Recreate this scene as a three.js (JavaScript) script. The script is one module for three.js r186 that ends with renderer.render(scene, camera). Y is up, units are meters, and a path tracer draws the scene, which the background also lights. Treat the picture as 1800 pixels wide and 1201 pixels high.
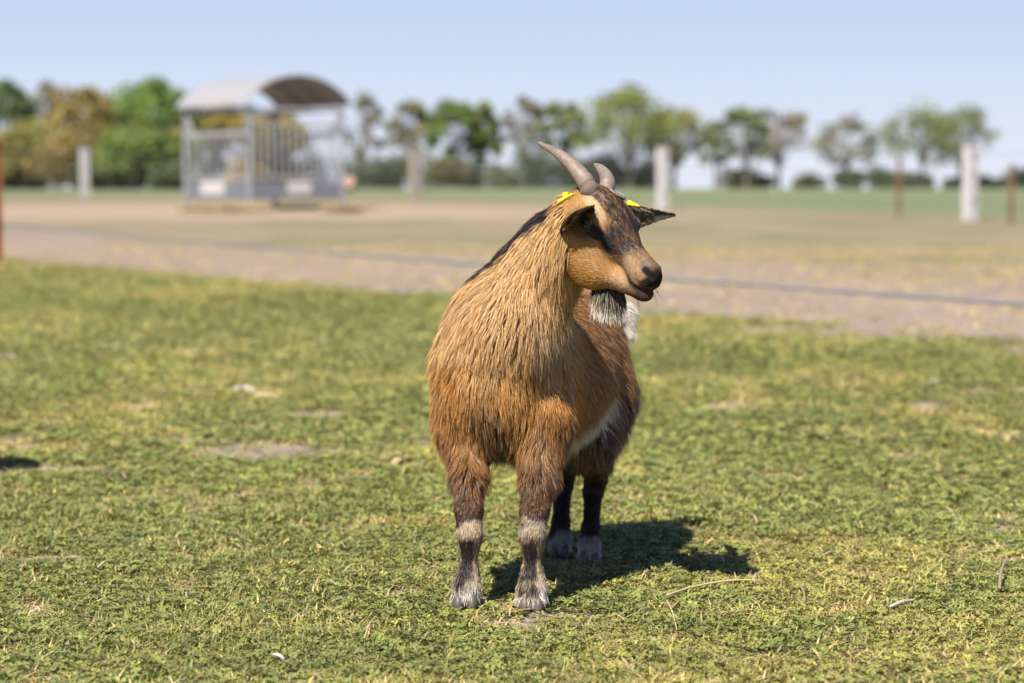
import * as THREE from 'three';
import { mergeGeometries } from 'three/addons/utils/BufferGeometryUtils.js';

// ------------------------------------------------------------------ camera, sky, sun, exposure
const W = 1800, HPX = 1201, FPX = 4250, EYE = 0.65;
const PITCH = Math.atan(272.5 / FPX);
const scene = new THREE.Scene();
const camera = new THREE.PerspectiveCamera(2 * Math.atan(HPX / 2 / FPX) * 180 / Math.PI, W / HPX, 0.1, 4000);
camera.filmGauge = 36;
camera.position.set(0, EYE, 0);
camera.rotation.x = -PITCH;
camera.focus = 3.66;
camera.userData.fStop = 4.4;

const renderer = new THREE.WebGLRenderer({ antialias: true });
renderer.toneMapping = THREE.LinearToneMapping;
renderer.toneMappingExposure = 2.05;
renderer.shadowMap.enabled = true;

{ // clear spring sky: pale near the horizon, deeper blue overhead
  const w = 256, h = 256, d = new Float32Array(w * h * 4);
  const stops = [[0, .400, .418, .468], [4.4, .262, .325, .435], [15, .118, .185, .310], [45, .048, .090, .190], [90, .033, .066, .155]];
  for (let j = 0; j < h; j++) {
    const e = Math.max(0, (j + .5) / h * 180 - 90);
    let k = 0; while (k < stops.length - 2 && e > stops[k + 1][0]) k++;
    const a = stops[k], b = stops[k + 1], t = Math.min(1, (e - a[0]) / (b[0] - a[0]));
    for (let i = 0; i < w; i++) { const o = (j * w + i) * 4; for (let c = 0; c < 3; c++) d[o + c] = a[c + 1] + (b[c + 1] - a[c + 1]) * t; d[o + 3] = 1; }
  }
  const t = new THREE.DataTexture(d, w, h, THREE.RGBAFormat, THREE.FloatType);
  t.mapping = THREE.EquirectangularReflectionMapping; t.magFilter = THREE.LinearFilter; t.needsUpdate = true;
  scene.background = t; scene.environment = t;
}
const sun = new THREE.DirectionalLight(new THREE.Color().setRGB(1, .95, .85), 5.0);
const SUN = new THREE.Vector3(-.37, 1, .75).normalize();
sun.position.copy(SUN).multiplyScalar(60).add(new THREE.Vector3(0, 0, -20)); sun.target.position.set(0, 0, -20);
sun.castShadow = true; sun.shadow.radius = 1; sun.shadow.mapSize.set(4096, 4096);
Object.assign(sun.shadow.camera, { left: -45, right: 45, top: 45, bottom: -45, near: 1, far: 150 });
scene.add(sun, sun.target);

// ------------------------------------------------------------------ helpers
const V = (x, y, z) => new THREE.Vector3(x, y, z);
function rng(seed) { let s = seed >>> 0; return () => { s = (s + 0x6D2B79F5) >>> 0; let t = s; t = Math.imul(t ^ (t >>> 15), t | 1); t ^= t + Math.imul(t ^ (t >>> 7), t | 61); return ((t ^ (t >>> 14)) >>> 0) / 4294967296; }; }
const clamp = (x, a = 0, b = 1) => x < a ? a : x > b ? b : x;
const sst = (a, b, x) => { const t = clamp((x - a) / (b - a)); return t * t * (3 - 2 * t); };
const lerp = (a, b, t) => a + (b - a) * t;
const mix3 = (a, b, t) => [a[0] + (b[0] - a[0]) * t, a[1] + (b[1] - a[1]) * t, a[2] + (b[2] - a[2]) * t];
const hash = (x, y, z) => { let h = Math.imul(x, 374761393) ^ Math.imul(y, 668265263) ^ Math.imul(z, 2147483647 ^ 0x2545F491); h = Math.imul(h ^ (h >>> 13), 1274126177); return ((h ^ (h >>> 16)) >>> 0) / 4294967296; };
function noise(x, y, z) { // value noise 0..1
  const X = Math.floor(x), Y = Math.floor(y), Z = Math.floor(z); let u = x - X, v = y - Y, w = z - Z;
  u = u * u * (3 - 2 * u); v = v * v * (3 - 2 * v); w = w * w * (3 - 2 * w);
  const L = (a, b, t) => a + (b - a) * t;
  return L(L(L(hash(X, Y, Z), hash(X + 1, Y, Z), u), L(hash(X, Y + 1, Z), hash(X + 1, Y + 1, Z), u), v),
    L(L(hash(X, Y, Z + 1), hash(X + 1, Y, Z + 1), u), L(hash(X, Y + 1, Z + 1), hash(X + 1, Y + 1, Z + 1), u), v), w);
}
const fbm = (x, y, z) => (noise(x, y, z) + .5 * noise(x * 2.1 + 7, y * 2.1, z * 2.1) + .25 * noise(x * 4.3, y * 4.3 + 3, z * 4.3)) / 1.75;
// a point in the paddock from where it stands in the view and how many metres off it is
const CP = Math.cos(PITCH), SP = Math.sin(PITCH);
function P(px, py, D) {
  const a = (px - W / 2) / FPX, b = (HPX / 2 - py) / FPX, dy = b * CP - SP, dz = -(b * SP + CP), s = D / -dz;
  return V(a * s, EYE + dy * s, -D);
}
const terrain = (x, z) => { // a level meadow, a gentle rise to the far fence, a level field, then falling away
  const D = -z;
  return .42 * sst(28, 70, D) - Math.max(0, D - 270) * .0012 + (noise(x * 1.3 + 50, 0, z * 1.3) - .5) * .012 * sst(4.9, 6, D);
};
function onGround(px, py) { let D = 4; for (let i = 0; i < 40; i++) { const p = P(px, py, 1), s = (terrain(p.x * D, -D) - EYE) / (p.y - EYE); D = lerp(D, s, .6); } const q = P(px, py, D); q.y = terrain(q.x, q.z); return q; }

const std = (rgb, rough = .8, o = {}) => { const m = new THREE.MeshStandardMaterial({ roughness: rough, ...o }); m.color.setRGB(...rgb); return m; };
const phy = (rgb, rough = .8, o = {}) => { const m = new THREE.MeshPhysicalMaterial({ roughness: rough, ...o }); m.color.setRGB(...rgb); return m; };
const used = {};
const numbered = (n) => { const k = used[n] = (used[n] ?? -1) + 1; return k ? `${n}_${String(k).padStart(3, '0')}` : n; };
function tag(o, label, category, group, kind) { o.userData.label = label; if (category) o.userData.category = category; if (group) o.userData.group = group; if (kind) o.userData.kind = kind; return o; }
function mesh(name, geo, mat, parent) { const m = new THREE.Mesh(geo, mat); m.name = parent ? name : numbered(name); m.castShadow = m.receiveShadow = true; (parent || scene).add(m); return m; }
function thing(name, pos, label, category, group) { const g = new THREE.Group(); g.name = numbered(name); g.position.copy(pos); scene.add(g); return tag(g, label, category, group); }
function noiseTexture(size, fn, srgb = false) {
  const d = new Uint8Array(size * size * 4);
  for (let j = 0; j < size; j++) for (let i = 0; i < size; i++) { const c = fn(i / size, j / size), o = (j * size + i) * 4; d[o] = c[0] * 255; d[o + 1] = c[1] * 255; d[o + 2] = c[2] * 255; d[o + 3] = 255; }
  const t = new THREE.DataTexture(d, size, size); t.wrapS = t.wrapT = THREE.RepeatWrapping; t.magFilter = THREE.LinearFilter; t.minFilter = THREE.LinearMipmapLinearFilter; t.generateMipmaps = true;
  if (srgb) t.colorSpace = THREE.SRGBColorSpace; t.needsUpdate = true; return t;
}
const tileNoise = (u, v, n, s) => { // repeats without a seam
  const x = u * n, y = v * n, X = Math.floor(x), Y = Math.floor(y); let a = x - X, b = y - Y; a = a * a * (3 - 2 * a); b = b * b * (3 - 2 * b);
  const g = (i, j) => hash(((i % n) + n) % n, ((j % n) + n) % n, s);
  return lerp(lerp(g(X, Y), g(X + 1, Y), a), lerp(g(X, Y + 1), g(X + 1, Y + 1), a), b);
};
function build(pos, nor, col, idx) {
  const g = new THREE.BufferGeometry();
  g.setAttribute('position', new THREE.BufferAttribute(new Float32Array(pos), 3));
  if (nor) g.setAttribute('normal', new THREE.BufferAttribute(new Float32Array(nor), 3));
  if (col) g.setAttribute('color', new THREE.BufferAttribute(new Float32Array(col), 3));
  if (idx) g.setIndex(new THREE.BufferAttribute(new Uint32Array(idx), 1));
  if (!nor) g.computeVertexNormals();
  return g;
}
function bar(a, b, r, n = 8, r2 = r) { // round bar between two points
  const g = new THREE.CylinderGeometry(r2, r, a.distanceTo(b), n, 1), d = b.clone().sub(a).normalize();
  g.applyQuaternion(new THREE.Quaternion().setFromUnitVectors(V(0, 1, 0), d)); return g.translate((a.x + b.x) / 2, (a.y + b.y) / 2, (a.z + b.z) / 2);
}
function box(x0, x1, y0, y1, z0, z1, c = .012) { // chamfered box
  const s = new THREE.Shape(), w = x1 - x0, h = y1 - y0; c = Math.min(c, w / 4, h / 4, (z1 - z0) / 4);
  s.moveTo(x0 + c, y0 + c); s.lineTo(x1 - c, y0 + c); s.lineTo(x1 - c, y1 - c); s.lineTo(x0 + c, y1 - c); s.closePath();
  const g = new THREE.ExtrudeGeometry(s, { depth: z1 - z0 - 2 * c, bevelEnabled: true, bevelSize: c, bevelThickness: c, bevelSegments: 1 });
  return g.translate(0, 0, z0 + c);
}
function tube(pts, radii, seg = 12, ringAmp = 0) { // tapered tube along a smooth curve
  const curve = new THREE.CatmullRomCurve3(pts), n = 10 * pts.length, fr = curve.computeFrenetFrames(n), pos = [], idx = [];
  for (let i = 0; i <= n; i++) {
    const t = i / n, p = curve.getPoint(t), f = t * (radii.length - 1), k = Math.min(radii.length - 2, Math.floor(f)); let r = lerp(radii[k], radii[k + 1], f - k);
    r *= 1 + ringAmp * Math.sin(t * 70 + Math.sin(t * 23)) * (1 - t);
    for (let j = 0; j < seg; j++) { const a = j / seg * Math.PI * 2, c = Math.cos(a) * r, s = Math.sin(a) * r, N = fr.normals[i], B = fr.binormals[i]; pos.push(p.x + N.x * c + B.x * s, p.y + N.y * c + B.y * s, p.z + N.z * c + B.z * s); }
  }
  for (let i = 0; i < n; i++) for (let j = 0; j < seg; j++) { const a = i * seg + j, b = i * seg + (j + 1) % seg; idx.push(a, b, a + seg, b, b + seg, a + seg); }
  for (const [s, end, fl] of [[0, pts[0], 0], [n * seg, pts[pts.length - 1], 1]]) { const c = pos.length / 3; pos.push(end.x, end.y, end.z); for (let j = 0; j < seg; j++) { const a = s + j, b = s + (j + 1) % seg; fl ? idx.push(a, b, c) : idx.push(b, a, c); } }
  return build(pos, null, null, idx);
}

// ------------------------------------------------------------------ ground
// the electric-rope fence: grass on this side, worn track and dry paddock beyond
const R0 = V(-4.42, 0, -20.7), R1 = V(2.08, 0, -9.75);
const ropeDir = R1.clone().sub(R0).normalize(), ropeN = V(-ropeDir.z, 0, ropeDir.x); // distance beyond the rope line is positive
if (ropeN.z > 0) ropeN.negate();
const beyond = (x, z) => (x - R0.x) * ropeN.x + (z - R0.z) * ropeN.z;
const softPatches = [[470, 795, .30, .15], [140, 826, .24, .07], [330, 775, .16, .06], [1390, 957, .10, .045], [1240, 938, .08, .04], [1680, 1015, .06, .03], [1500, 1020, .05, .03], [700, 822, .1, .05], [1290, 718, .16, .10], [1740, 690, .14, .10], [1640, 715, .10, .09], [770, 775, .12, .09],
  [60, 1083, .05, .02], [775, 1045, .05, .03], [880, 1092, .08, .035], [1010, 1085, .06, .03], [1300, 1165, .07, .03], [1120, 1125, .05, .02], [640, 843, .12, .05], [1780, 985, .09, .03], [900, 1062, .07, .03], [120, 980, .1, .03], [450, 975, .1, .03], [260, 1015, .07, .03], [1450, 760, .12, .07], [1100, 880, .1, .05],
  [60, 745, .12, .08], [250, 715, .10, .09], [570, 730, .16, .10], [1550, 860, .10, .04], [1700, 850, .12, .05], [1350, 840, .14, .05], [600, 930, .14, .04]]
  .map(([px, py, rx, rz]) => { const g = onGround(px, py); return [g.x, g.z, rx, rz * 1.5]; })
  .concat([[-.07, -3.66, .045, .045], [.03, -3.65, .050, .045], [.084, -4.17, .045, .05], [.1325, -4.09, .045, .05]]); // trodden where the hooves stand
function bareness(x, z) { // how bare the turf is, 0..1
  let b = 0;
  const wx = x + (fbm(x * 9, 1, z * 9) - .5) * .16, wz = z + (fbm(x * 9, 5, z * 9) - .5) * .2;
  for (const [cx, cz, rx, rz] of softPatches) { const q = Math.hypot((wx - cx) / rx, (wz - cz) / rz); if (q < 1.5) b = Math.max(b, 1 - sst(.55, 1.2, q)); }
  const n = fbm(x * 3.1 + 9, 2, z * 2.2) * .6 + noise(x * 13, 8, z * 10) * .4;
  b = Math.max(b, sst(.585, .73, n) * .8, sst(.66, .80, noise(x * 17, 4, z * 14) * .7 + noise(x * 41, 2, z * 36) * .3) * .9);
  const e = beyond(x, z) + (fbm(x * 2, 3, z * 2) - .5) * 1.2;
  return Math.max(b, sst(-.35, .35, e));
}
function groundColor(x, z) {
  const D = -z, e = beyond(x, z), n1 = fbm(x * .9, 0, z * .5), n2 = noise(x * 6, 4, z * 4), n3 = noise(x * 23, 6, z * 23);
  const turfSoil = mix3([.150, .125, .062], [.215, .165, .105], n2), bareSoil = mix3([.250, .185, .150], [.335, .255, .205], n3);
  let c = mix3(turfSoil, bareSoil, sst(.35, .9, bareness(x, z)));
  if (e > -.6) {
    const track = mix3([.232, .175, .142], [.292, .226, .186], n1), dry = mix3([.205, .165, .092], [.262, .203, .130], fbm(x * .35 + 5, 1, z * .22));
    const olive = sst(.48, .66, fbm(x * .8 + 11, 7, z * .33)); let k = mix3(track, mix3(dry, [.158, .150, .066], olive * .75), sst(.45, .62, sst(1.5, 6, e + (n1 - .5) * 4) * .75 + (fbm(x * .5, 2, z * .25) - .5) * .8));
    const worn = Math.max(sst(8, 4.5, Math.hypot((x + 4.8) * .55, z + 46.8)), sst(.5, .2, Math.abs(D - 43.5) / 9) * sst(2, -1.5, x)); // trampled earth round the hay rack
    k = mix3(k, [.335, .245, .175], worn * .85);
    c = mix3(c, k, sst(-.3, .4, e));
    const fence = 43 + (7.5 - x) * 1.85; // beyond the far wire fence lies the green field
    const far = Math.min(fence, 64);
    c = mix3(c, mix3([.15, .145, .065], [.19, .165, .08], n1), sst(far - 12, far - 3, D) * .5);
    c = mix3(c, mix3([.130, .158, .070], [.170, .188, .085], fbm(x * .05, 1, z * .02)), sst(far - .5, far + 4, D));
  }
  return c;
}
{
  const xs = [], zs = [];
  for (let x = 0; x < 900; x += Math.max(.03, (x - 1.2) * .045)) xs.push(x); xs.push(1400);
  const X = [...xs.slice(1).map((v) => -v).reverse(), ...xs];
  for (let d = -30; d < 2.6; d += 2) zs.push(-d);
  for (let d = 2.6; d < 2600; d *= 1 + (d < 6 ? .006 : d < 24 ? .009 : .022)) zs.push(-d);
  const pos = [], col = [], idx = [], uv = [];
  for (const z of zs) for (const x of X) { pos.push(x, terrain(x, z), z); col.push(...groundColor(x, z)); uv.push(x, z); }
  const n = X.length;
  for (let j = 0; j < zs.length - 1; j++) for (let i = 0; i < n - 1; i++) { const a = j * n + i; idx.push(a, a + 1, a + n, a + 1, a + n + 1, a + n); }
  const g = build(pos, null, col, idx); g.setAttribute('uv', new THREE.BufferAttribute(new Float32Array(uv), 2));
  const grain = noiseTexture(512, (u, v) => { const k = .55 * tileNoise(u, v, 128, 1) + .3 * tileNoise(u, v, 37, 2) + .25 * tileNoise(u, v, 256, 3), s = .62 + .42 * k; return [s, s * .995, s * .98]; });
  const rel = noiseTexture(512, (u, v) => { const k = .5 * tileNoise(u, v, 90, 5) + .3 * tileNoise(u, v, 200, 6) + .2 * tileNoise(u, v, 24, 7); return [k, k, k]; });
  grain.repeat.set(.83, .83); rel.repeat.set(1.1, 1.1);
  const m = mesh('ground', g, std([1.12, 1.12, 1.12], 1, { vertexColors: true, map: grain, bumpMap: rel, bumpScale: .02 }));
  tag(m, 'meadow and dry paddock with worn track running to the green field', null, null, 'structure');
}

// ------------------------------------------------------------------ turf: clover, grass blades, dry straw
{
  const rand = rng(11);
  const leafMat = phy([1, 1, 1], .62, { vertexColors: true, side: THREE.DoubleSide, transmission: .28, thickness: 0 });
  const dryMat = std([1, 1, 1], .8, { vertexColors: true, side: THREE.DoubleSide });
  function clover(seed) {
    const r = rng(seed), pos = [], col = [], idx = [];
    for (let k = 0; k < 10; k++) {
      const a = r() * 6.28, d = Math.sqrt(r()) * .028, h = .003 + r() * .011, cx = Math.cos(a) * d, cz = Math.sin(a) * d, s = .0026 + r() * .0029, t = r() * 6.28, v = .75 + r() * .5;
      const tx = (r() - .5) * .9, tz = (r() - .5) * .9;
      for (let q = 0; q < 3; q++) {
        const b = t + q * 2.09, ux = Math.cos(b), uz = Math.sin(b), wx = -uz, wz = ux, i0 = pos.length / 3;
        for (const [l, w, up] of [[.05, 0, 0], [1.1, .72, .28], [1.75, .5, .22], [1.6, 0, -.02], [1.75, -.5, .22], [1.1, -.72, .28]]) { const px = (ux * l + wx * w) * s, pz = (uz * l + wz * w) * s; pos.push(cx + px, h + up * s + px * tx + pz * tz, cz + pz); col.push(v, v, .8 * v); }
        idx.push(i0, i0 + 1, i0 + 3, i0 + 1, i0 + 2, i0 + 3, i0, i0 + 3, i0 + 5, i0 + 3, i0 + 4, i0 + 5);
      }
    }
    return build(pos, null, col, idx);
  }
  function blades(seed, n, len, spread, lean) {
    const r = rng(seed), pos = [], col = [], idx = [];
    for (let k = 0; k < n; k++) {
      const a = r() * 6.28, d = Math.sqrt(r()) * spread, b = r() * 6.28, L = len * (.4 + r() * .9), w = .0009 + r() * .0011, ln = lean * (.3 + r()), v = .7 + r() * .6, y = r() < .16 ? 1.35 : 1;
      const ux = Math.cos(b), uz = Math.sin(b), i0 = pos.length / 3;
      for (const [t, ww] of [[0, 1], [.5, .9], [1, 0]]) { const o = ln * t * t * L, h = L * t * (1 - .3 * ln * t); for (const s of ww ? [-1, 1] : [0]) { pos.push(Math.cos(a) * d + ux * o - uz * w * ww * s, Math.max(.001, h), Math.sin(a) * d + uz * o + ux * w * ww * s); col.push(v * y, v, v * .8); } }
      idx.push(i0, i0 + 1, i0 + 2, i0 + 1, i0 + 3, i0 + 2, i0 + 2, i0 + 3, i0 + 4);
    }
    return build(pos, null, col, idx);
  }
  const kinds = [
    ['clover', [clover(1), clover(2), clover(3)], leafMat, 'small round-leaved clover woven through the turf'],
    ['grass', [blades(4, 16, .012, .024, 1.3), blades(5, 15, .016, .026, 1.2), blades(6, 12, .023, .028, 1.0)], leafMat, 'short cropped green grass of the meadow'],
    ['dry_grass', [blades(7, 12, .017, .03, 1.9), blades(8, 10, .024, .035, 2.3)], dryMat, 'dead yellow grass blades lying in the turf'],
  ];
  const lists = kinds.map((k) => k[1].map(() => []));
  let D = 2.9;
  while (D < 27) {
    const cell = D < 4.6 ? .0108 : D < 6 ? .0138 : D < 9 ? .020 : .036, half = .30 * D + .35 + (D > 4.6 ? 1.2 : .3), scale = D < 4.6 ? .86 : D < 6 ? 1 : D < 9 ? 1.12 : 1.5;
    for (let x = -half; x < half; x += cell) {
      const px = x + (rand() - .5) * cell * 1.6, pz = -(D + (rand() - .5) * cell * 1.6), e = beyond(px, pz), bare = bareness(px, pz), pick = rand(), keep = rand();
      if (e > .5 && keep > .06) continue;
      if (keep < bare * 1.02 && e <= .5) { if (rand() > .10) continue; }
      const zone = fbm(px * 2.3 + 3, 9, pz * 1.7), dryness = sst(.46, .72, fbm(px * 1.7, 6, pz * 1.2) * .75 + noise(px * 8, 2, pz * 8) * .25) + bare * .5 + (e > -1.5 ? .1 : 0);
      let kind = pick < .13 + dryness * .30 || e > .5 ? 2 : zone > .50 + (rand() - .5) * .75 ? 0 : 1;
      const yellow = clamp(dryness * .6 + (rand() - .5) * .45);
      const big = fbm(px * .8 + 40, 3, pz * .55), base = kind === 0 ? mix3([.140, .160, .038], [.255, .230, .052], yellow) : kind === 1 ? mix3([.162, .178, .038], [.325, .280, .075], yellow) : mix3([.34, .26, .10], [.46, .34, .19], rand());
      const v = (.66 + rand() * .72) * (.98 + .36 * big), list = lists[kind][Math.floor(rand() * lists[kind].length)];
      list.push([px, terrain(px, pz) - .001, pz, rand() * 6.28, scale * (.7 + rand() * .6), scale * (.6 + rand() * .75) * (1 - bare * .35), base.map((c) => c * v)]);
    }
    D += cell;
  }
  const M = new THREE.Matrix4(), q = new THREE.Quaternion(), up = V(0, 1, 0), C = new THREE.Color();
  kinds.forEach(([name, geos, mat, label], ki) => geos.forEach((g, gi) => {
    const list = lists[ki][gi], im = new THREE.InstancedMesh(g, mat, list.length);
    list.forEach(([x, y, z, a, s, sy, c], i) => { im.setMatrixAt(i, M.compose(V(x, y, z), q.setFromAxisAngle(up, a), V(s, sy, s))); im.setColorAt(i, C.setRGB(...c)); });
    im.name = numbered(name); im.castShadow = im.receiveShadow = true; tag(im, label, null, null, 'stuff'); scene.add(im);
  }));
  { // broken bits of straw scattered over the turf
    const r = rng(91), n = 900, im = new THREE.InstancedMesh(bitGeo(), dryMat, n);
    function bitGeo() { const L = .014, w = .0006; return build([-L, .002, -w, -L, .002, w, 0, .006, w, 0, .006, -w, L, .003, w * .6, L, .003, -w * .6], null, Array(18).fill(1), [0, 1, 2, 0, 2, 3, 3, 2, 4, 3, 4, 5]); }
    for (let i = 0; i < n; i++) { const D2 = 3 + 7.5 * Math.pow(r(), 1.4), x = (r() * 2 - 1) * (.27 * D2 + .2), z = -D2, k = .6 + r() * .6, s = .5 + r() * 1.1; const e = new THREE.Euler((r() - .5) * .5, r() * 6.28, (r() - .5) * .4); im.setMatrixAt(i, M.compose(V(x, terrain(x, z) + .010 + r() * .006, z), q.setFromEuler(e), V(s, s, s * (.8 + r() * 1.2)))); im.setColorAt(i, C.setRGB(.40 * k, .31 * k, .18 * k)); }
    im.name = 'straw_litter'; im.castShadow = im.receiveShadow = true; scene.add(tag(im, 'broken straw bits strewn over the turf', null, null, 'stuff'));
  }
}
// ------------------------------------------------------------------ the goat
{
  const O = P(1052, 336, 3.68); // poll of the head
  const hf = P(1160, 482, 3.58).sub(O).normalize(), hl = V(hf.z, 0, -hf.x).normalize(), hu = V(0, 1, 0).addScaledVector(hf, -hf.y).normalize();
  const HL = (x, y, z) => O.clone().addScaledVector(hf, x).addScaledVector(hu, y).addScaledVector(hl, z);
  const F = V(-.26, 0, .966).normalize(), L = V(.966, 0, .26).normalize(); // body: forward and to its left
  const spine = (D) => .0015 + (D - 3.8) * .268;
  const B = (D, y, lat = 0) => V(spine(D), y, -D).addScaledVector(L, lat);

  const prims = [];
  const cap = (g, a, b, ra, rb, k) => prims.push({ g, a, b, ab: b.clone().sub(a), ra, rb, k, l2: a.distanceToSquared(b) });
  const ell = (g, c, r, ax, k) => prims.push({ g, c, r, ax, k });
  const hax = [hf, hu, hl], bax = [F, V(0, 1, 0), L];
  // head
  ell('head', HL(.030, -.040, 0), [.056, .050, .047], hax, .015);
  ell('head', HL(.055, -.024, 0), [.052, .029, .039], hax, .015);
  ell('head', HL(.022, -.024, 0), [.042, .031, .043], hax, .015);
  for (const s of [-1, 1]) {
    ell('head', HL(.050, -.020, s * .036), [.024, .017, .0165], hax, .012);
    ell('head', HL(.072, -.074, s * .020), [.048, .042, .022], hax, .02);
    cap('head', HL(.075, -.086, s * .013), HL(.168, -.0445, s * .007), .020, .0115, .018);
    ell('head', HL(.157, -.0230, s * .0088), [.0265, .0155, .0130], hax, .012);
  }
  cap('head', HL(.05, -.024, 0), HL(.158, -.0170, 0), .029, .0140, .02);
  ell('head', HL(.1670, -.0115, 0), [.0130, .0128, .0150], hax, .012);
  ell('head', HL(.175, -.0440, 0), [.0155, .0105, .0145], hax, .008);
  // neck
  const N0 = HL(.015, -.062, 0), N1 = P(982, 440, 3.735), N2 = P(940, 492, 3.75), N3 = P(893, 572, 3.76);
  cap('neck', N0, N1, .049, .050, .03); cap('neck', N1, N2, .050, .056, .03); cap('neck', N2, N3, .056, .071, .03); cap('neck', N3, B(3.80, .372, -.024), .071, .084, .04);
  // trunk
  ell('body', B(3.83, .356, -.022), [.125, .116, .092], bax, .05);
  cap('body', N3, B(3.765, .340, -.022), .066, .062, .05); ell('body', B(3.765, .315, -.014), [.058, .066, .054], bax, .05);
  ell('body', B(4.02, .332, -.004), [.205, .116, .106], bax, .05);
  ell('body', B(4.17, .352), [.120, .096, .090], bax, .05);
  cap('body', B(3.90, .42), B(4.20, .395), .055, .055, .05);
  for (const s of [-1, 1]) { ell('body', B(3.800, .306, s * .060 - .016), [.056, .086, .040], bax, .025); ell('body', B(4.15, .29, s * .055), [.075, .085, .042], bax, .03); }
  // legs: joints and radii, hoof last
  const leg = (g, js) => { for (let i = 0; i < js.length - 1; i++) cap(g, js[i][0], js[i + 1][0], js[i][1], js[i + 1][1], i ? .012 : .04); };
  const footFR = V(-.0715, .012, -3.690), footFL = V(.0300, .012, -3.675), footHR = V(.0835, .012, -4.195), footHL = V(.1325, .012, -4.115);
  leg('front', [[B(3.785, .275, -.068), .040], [V(-.067, .20, -3.725), .0205], [V(-.0665, .150, -3.700), .0185], [V(-.0655, .118, -3.690), .0178], [V(-.0660, .100, -3.693), .0135], [V(-.0675, .060, -3.697), .0120], [V(-.0690, .042, -3.693), .0160], [footFR.clone().setY(.020), .0195]]);
  leg('front', [[B(3.775, .275, .048), .042], [V(.043, .20, -3.715), .0230], [V(.0345, .150, -3.690), .0195], [V(.0310, .120, -3.677), .0188], [V(.0310, .102, -3.680), .0142], [V(.0310, .060, -3.685), .0125], [V(.0305, .042, -3.681), .0170], [footFL.clone().setY(.020), .0215]]);
  leg('hind', [[B(4.15, .29, .055), .052], [B(4.07, .225, .058), .036], [V(.1470, .140, -4.205), .0165], [V(.1425, .118, -4.210), .0150], [V(.1360, .060, -4.145), .0125], [V(.1340, .040, -4.130), .0150], [footHL.clone().setY(.020), .0180]]);
  leg('hind', [[B(4.16, .29, -.065), .06], [B(4.12, .225, -.060), .040], [V(.0930, .140, -4.270), .0165], [V(.0900, .118, -4.275), .0150], [V(.0860, .060, -4.225), .0130], [V(.0845, .040, -4.212), .0155], [footHR.clone().setY(.020), .0185]]);
  const T0 = B(4.255, .425), T1 = P(1098, 553, 4.30), T2 = P(1107, 588, 4.29);
  cap('tail', T0, T1, .020, .015, .03); cap('tail', T1, T2, .015, .009, .02);

  const subs = []; // carved: eye sockets, nostrils, line of the mouth
  for (const s of [-1, 1]) {
    subs.push([HL(.053, -.0185, s * .052), HL(.053, -.0185, s * .056), .0105, .004]);
    subs.push([HL(.1830, -.0085, s * .0085), HL(.1690, -.0035, s * .0180), .0036, .003]);
    subs.push([HL(.140, -.0355, s * .0265), HL(.166, -.0385, s * .0215), .0022, .003]);
    subs.push([HL(.166, -.0385, s * .0215), HL(.190, -.0335, s * .004), .0022, .003]);
  }
  function capD(p, x, y, z) {
    const a = p.a, d = p.ab; let t = ((x - a.x) * d.x + (y - a.y) * d.y + (z - a.z) * d.z) / p.l2; t = t < 0 ? 0 : t > 1 ? 1 : t;
    const dx = x - a.x - d.x * t, dy = y - a.y - d.y * t, dz = z - a.z - d.z * t; return Math.sqrt(dx * dx + dy * dy + dz * dz) - (p.ra + (p.rb - p.ra) * t);
  }
  function primD(p, x, y, z) {
    if (p.a) return capD(p, x, y, z);
    const dx = x - p.c.x, dy = y - p.c.y, dz = z - p.c.z, [A, U, C] = p.ax, [r0, r1, r2] = p.r;
    const u = (dx * A.x + dy * A.y + dz * A.z) / r0, v = (dx * U.x + dy * U.y + dz * U.z) / r1, w = (dx * C.x + dy * C.y + dz * C.z) / r2;
    const k0 = Math.sqrt(u * u + v * v + w * w), k1 = Math.sqrt(u * u / r0 / r0 + v * v / r1 / r1 + w * w / r2 / r2);
    return k0 < 1e-6 ? -Math.min(r0, r1, r2) : k0 * (k0 - 1) / k1;
  }
  let hitGroup = '';
  function field(x, y, z, want) {
    let d = 1, near = 9;
    for (const p of prims) {
      const e = primD(p, x, y, z), k = p.k;
      if (want && e < near) { near = e; hitGroup = p.g; }
      if (e > d + k) continue;
      const h = Math.max(k - Math.abs(d - e), 0) / k; d = Math.min(d, e) - h * h * k * .25;
    }
    for (const [a, b, r, k] of subs) {
      if (Math.abs(x - a.x) > .06 || Math.abs(y - a.y) > .06 || Math.abs(z - a.z) > .06) continue;
      const ab = b.clone().sub(a), e = -capD({ a, ab, ra: r, rb: r, l2: ab.lengthSq() }, x, y, z), h = Math.max(k - Math.abs(d - e), 0) / k; d = Math.max(d, e) + h * h * k * .25;
    }
    return d;
  }
  function nets(lo, hi, s, keep) { // surface nets on a grid
    const nx = Math.ceil((hi.x - lo.x) / s) + 1, ny = Math.ceil((hi.y - lo.y) / s) + 1, nz = Math.ceil((hi.z - lo.z) / s) + 1, f = new Float32Array(nx * ny * nz), at = (i, j, k) => (k * ny + j) * nx + i;
    for (let k = 0; k < nz; k++) for (let j = 0; j < ny; j++) for (let i = 0; i < nx; i++) f[at(i, j, k)] = field(lo.x + i * s, lo.y + j * s, lo.z + k * s);
    const id = new Int32Array(nx * ny * nz).fill(-1), pos = [], idx = [], E = [[0, 1], [2, 3], [4, 5], [6, 7], [0, 2], [1, 3], [4, 6], [5, 7], [0, 4], [1, 5], [2, 6], [3, 7]], v = new Float32Array(8);
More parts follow.
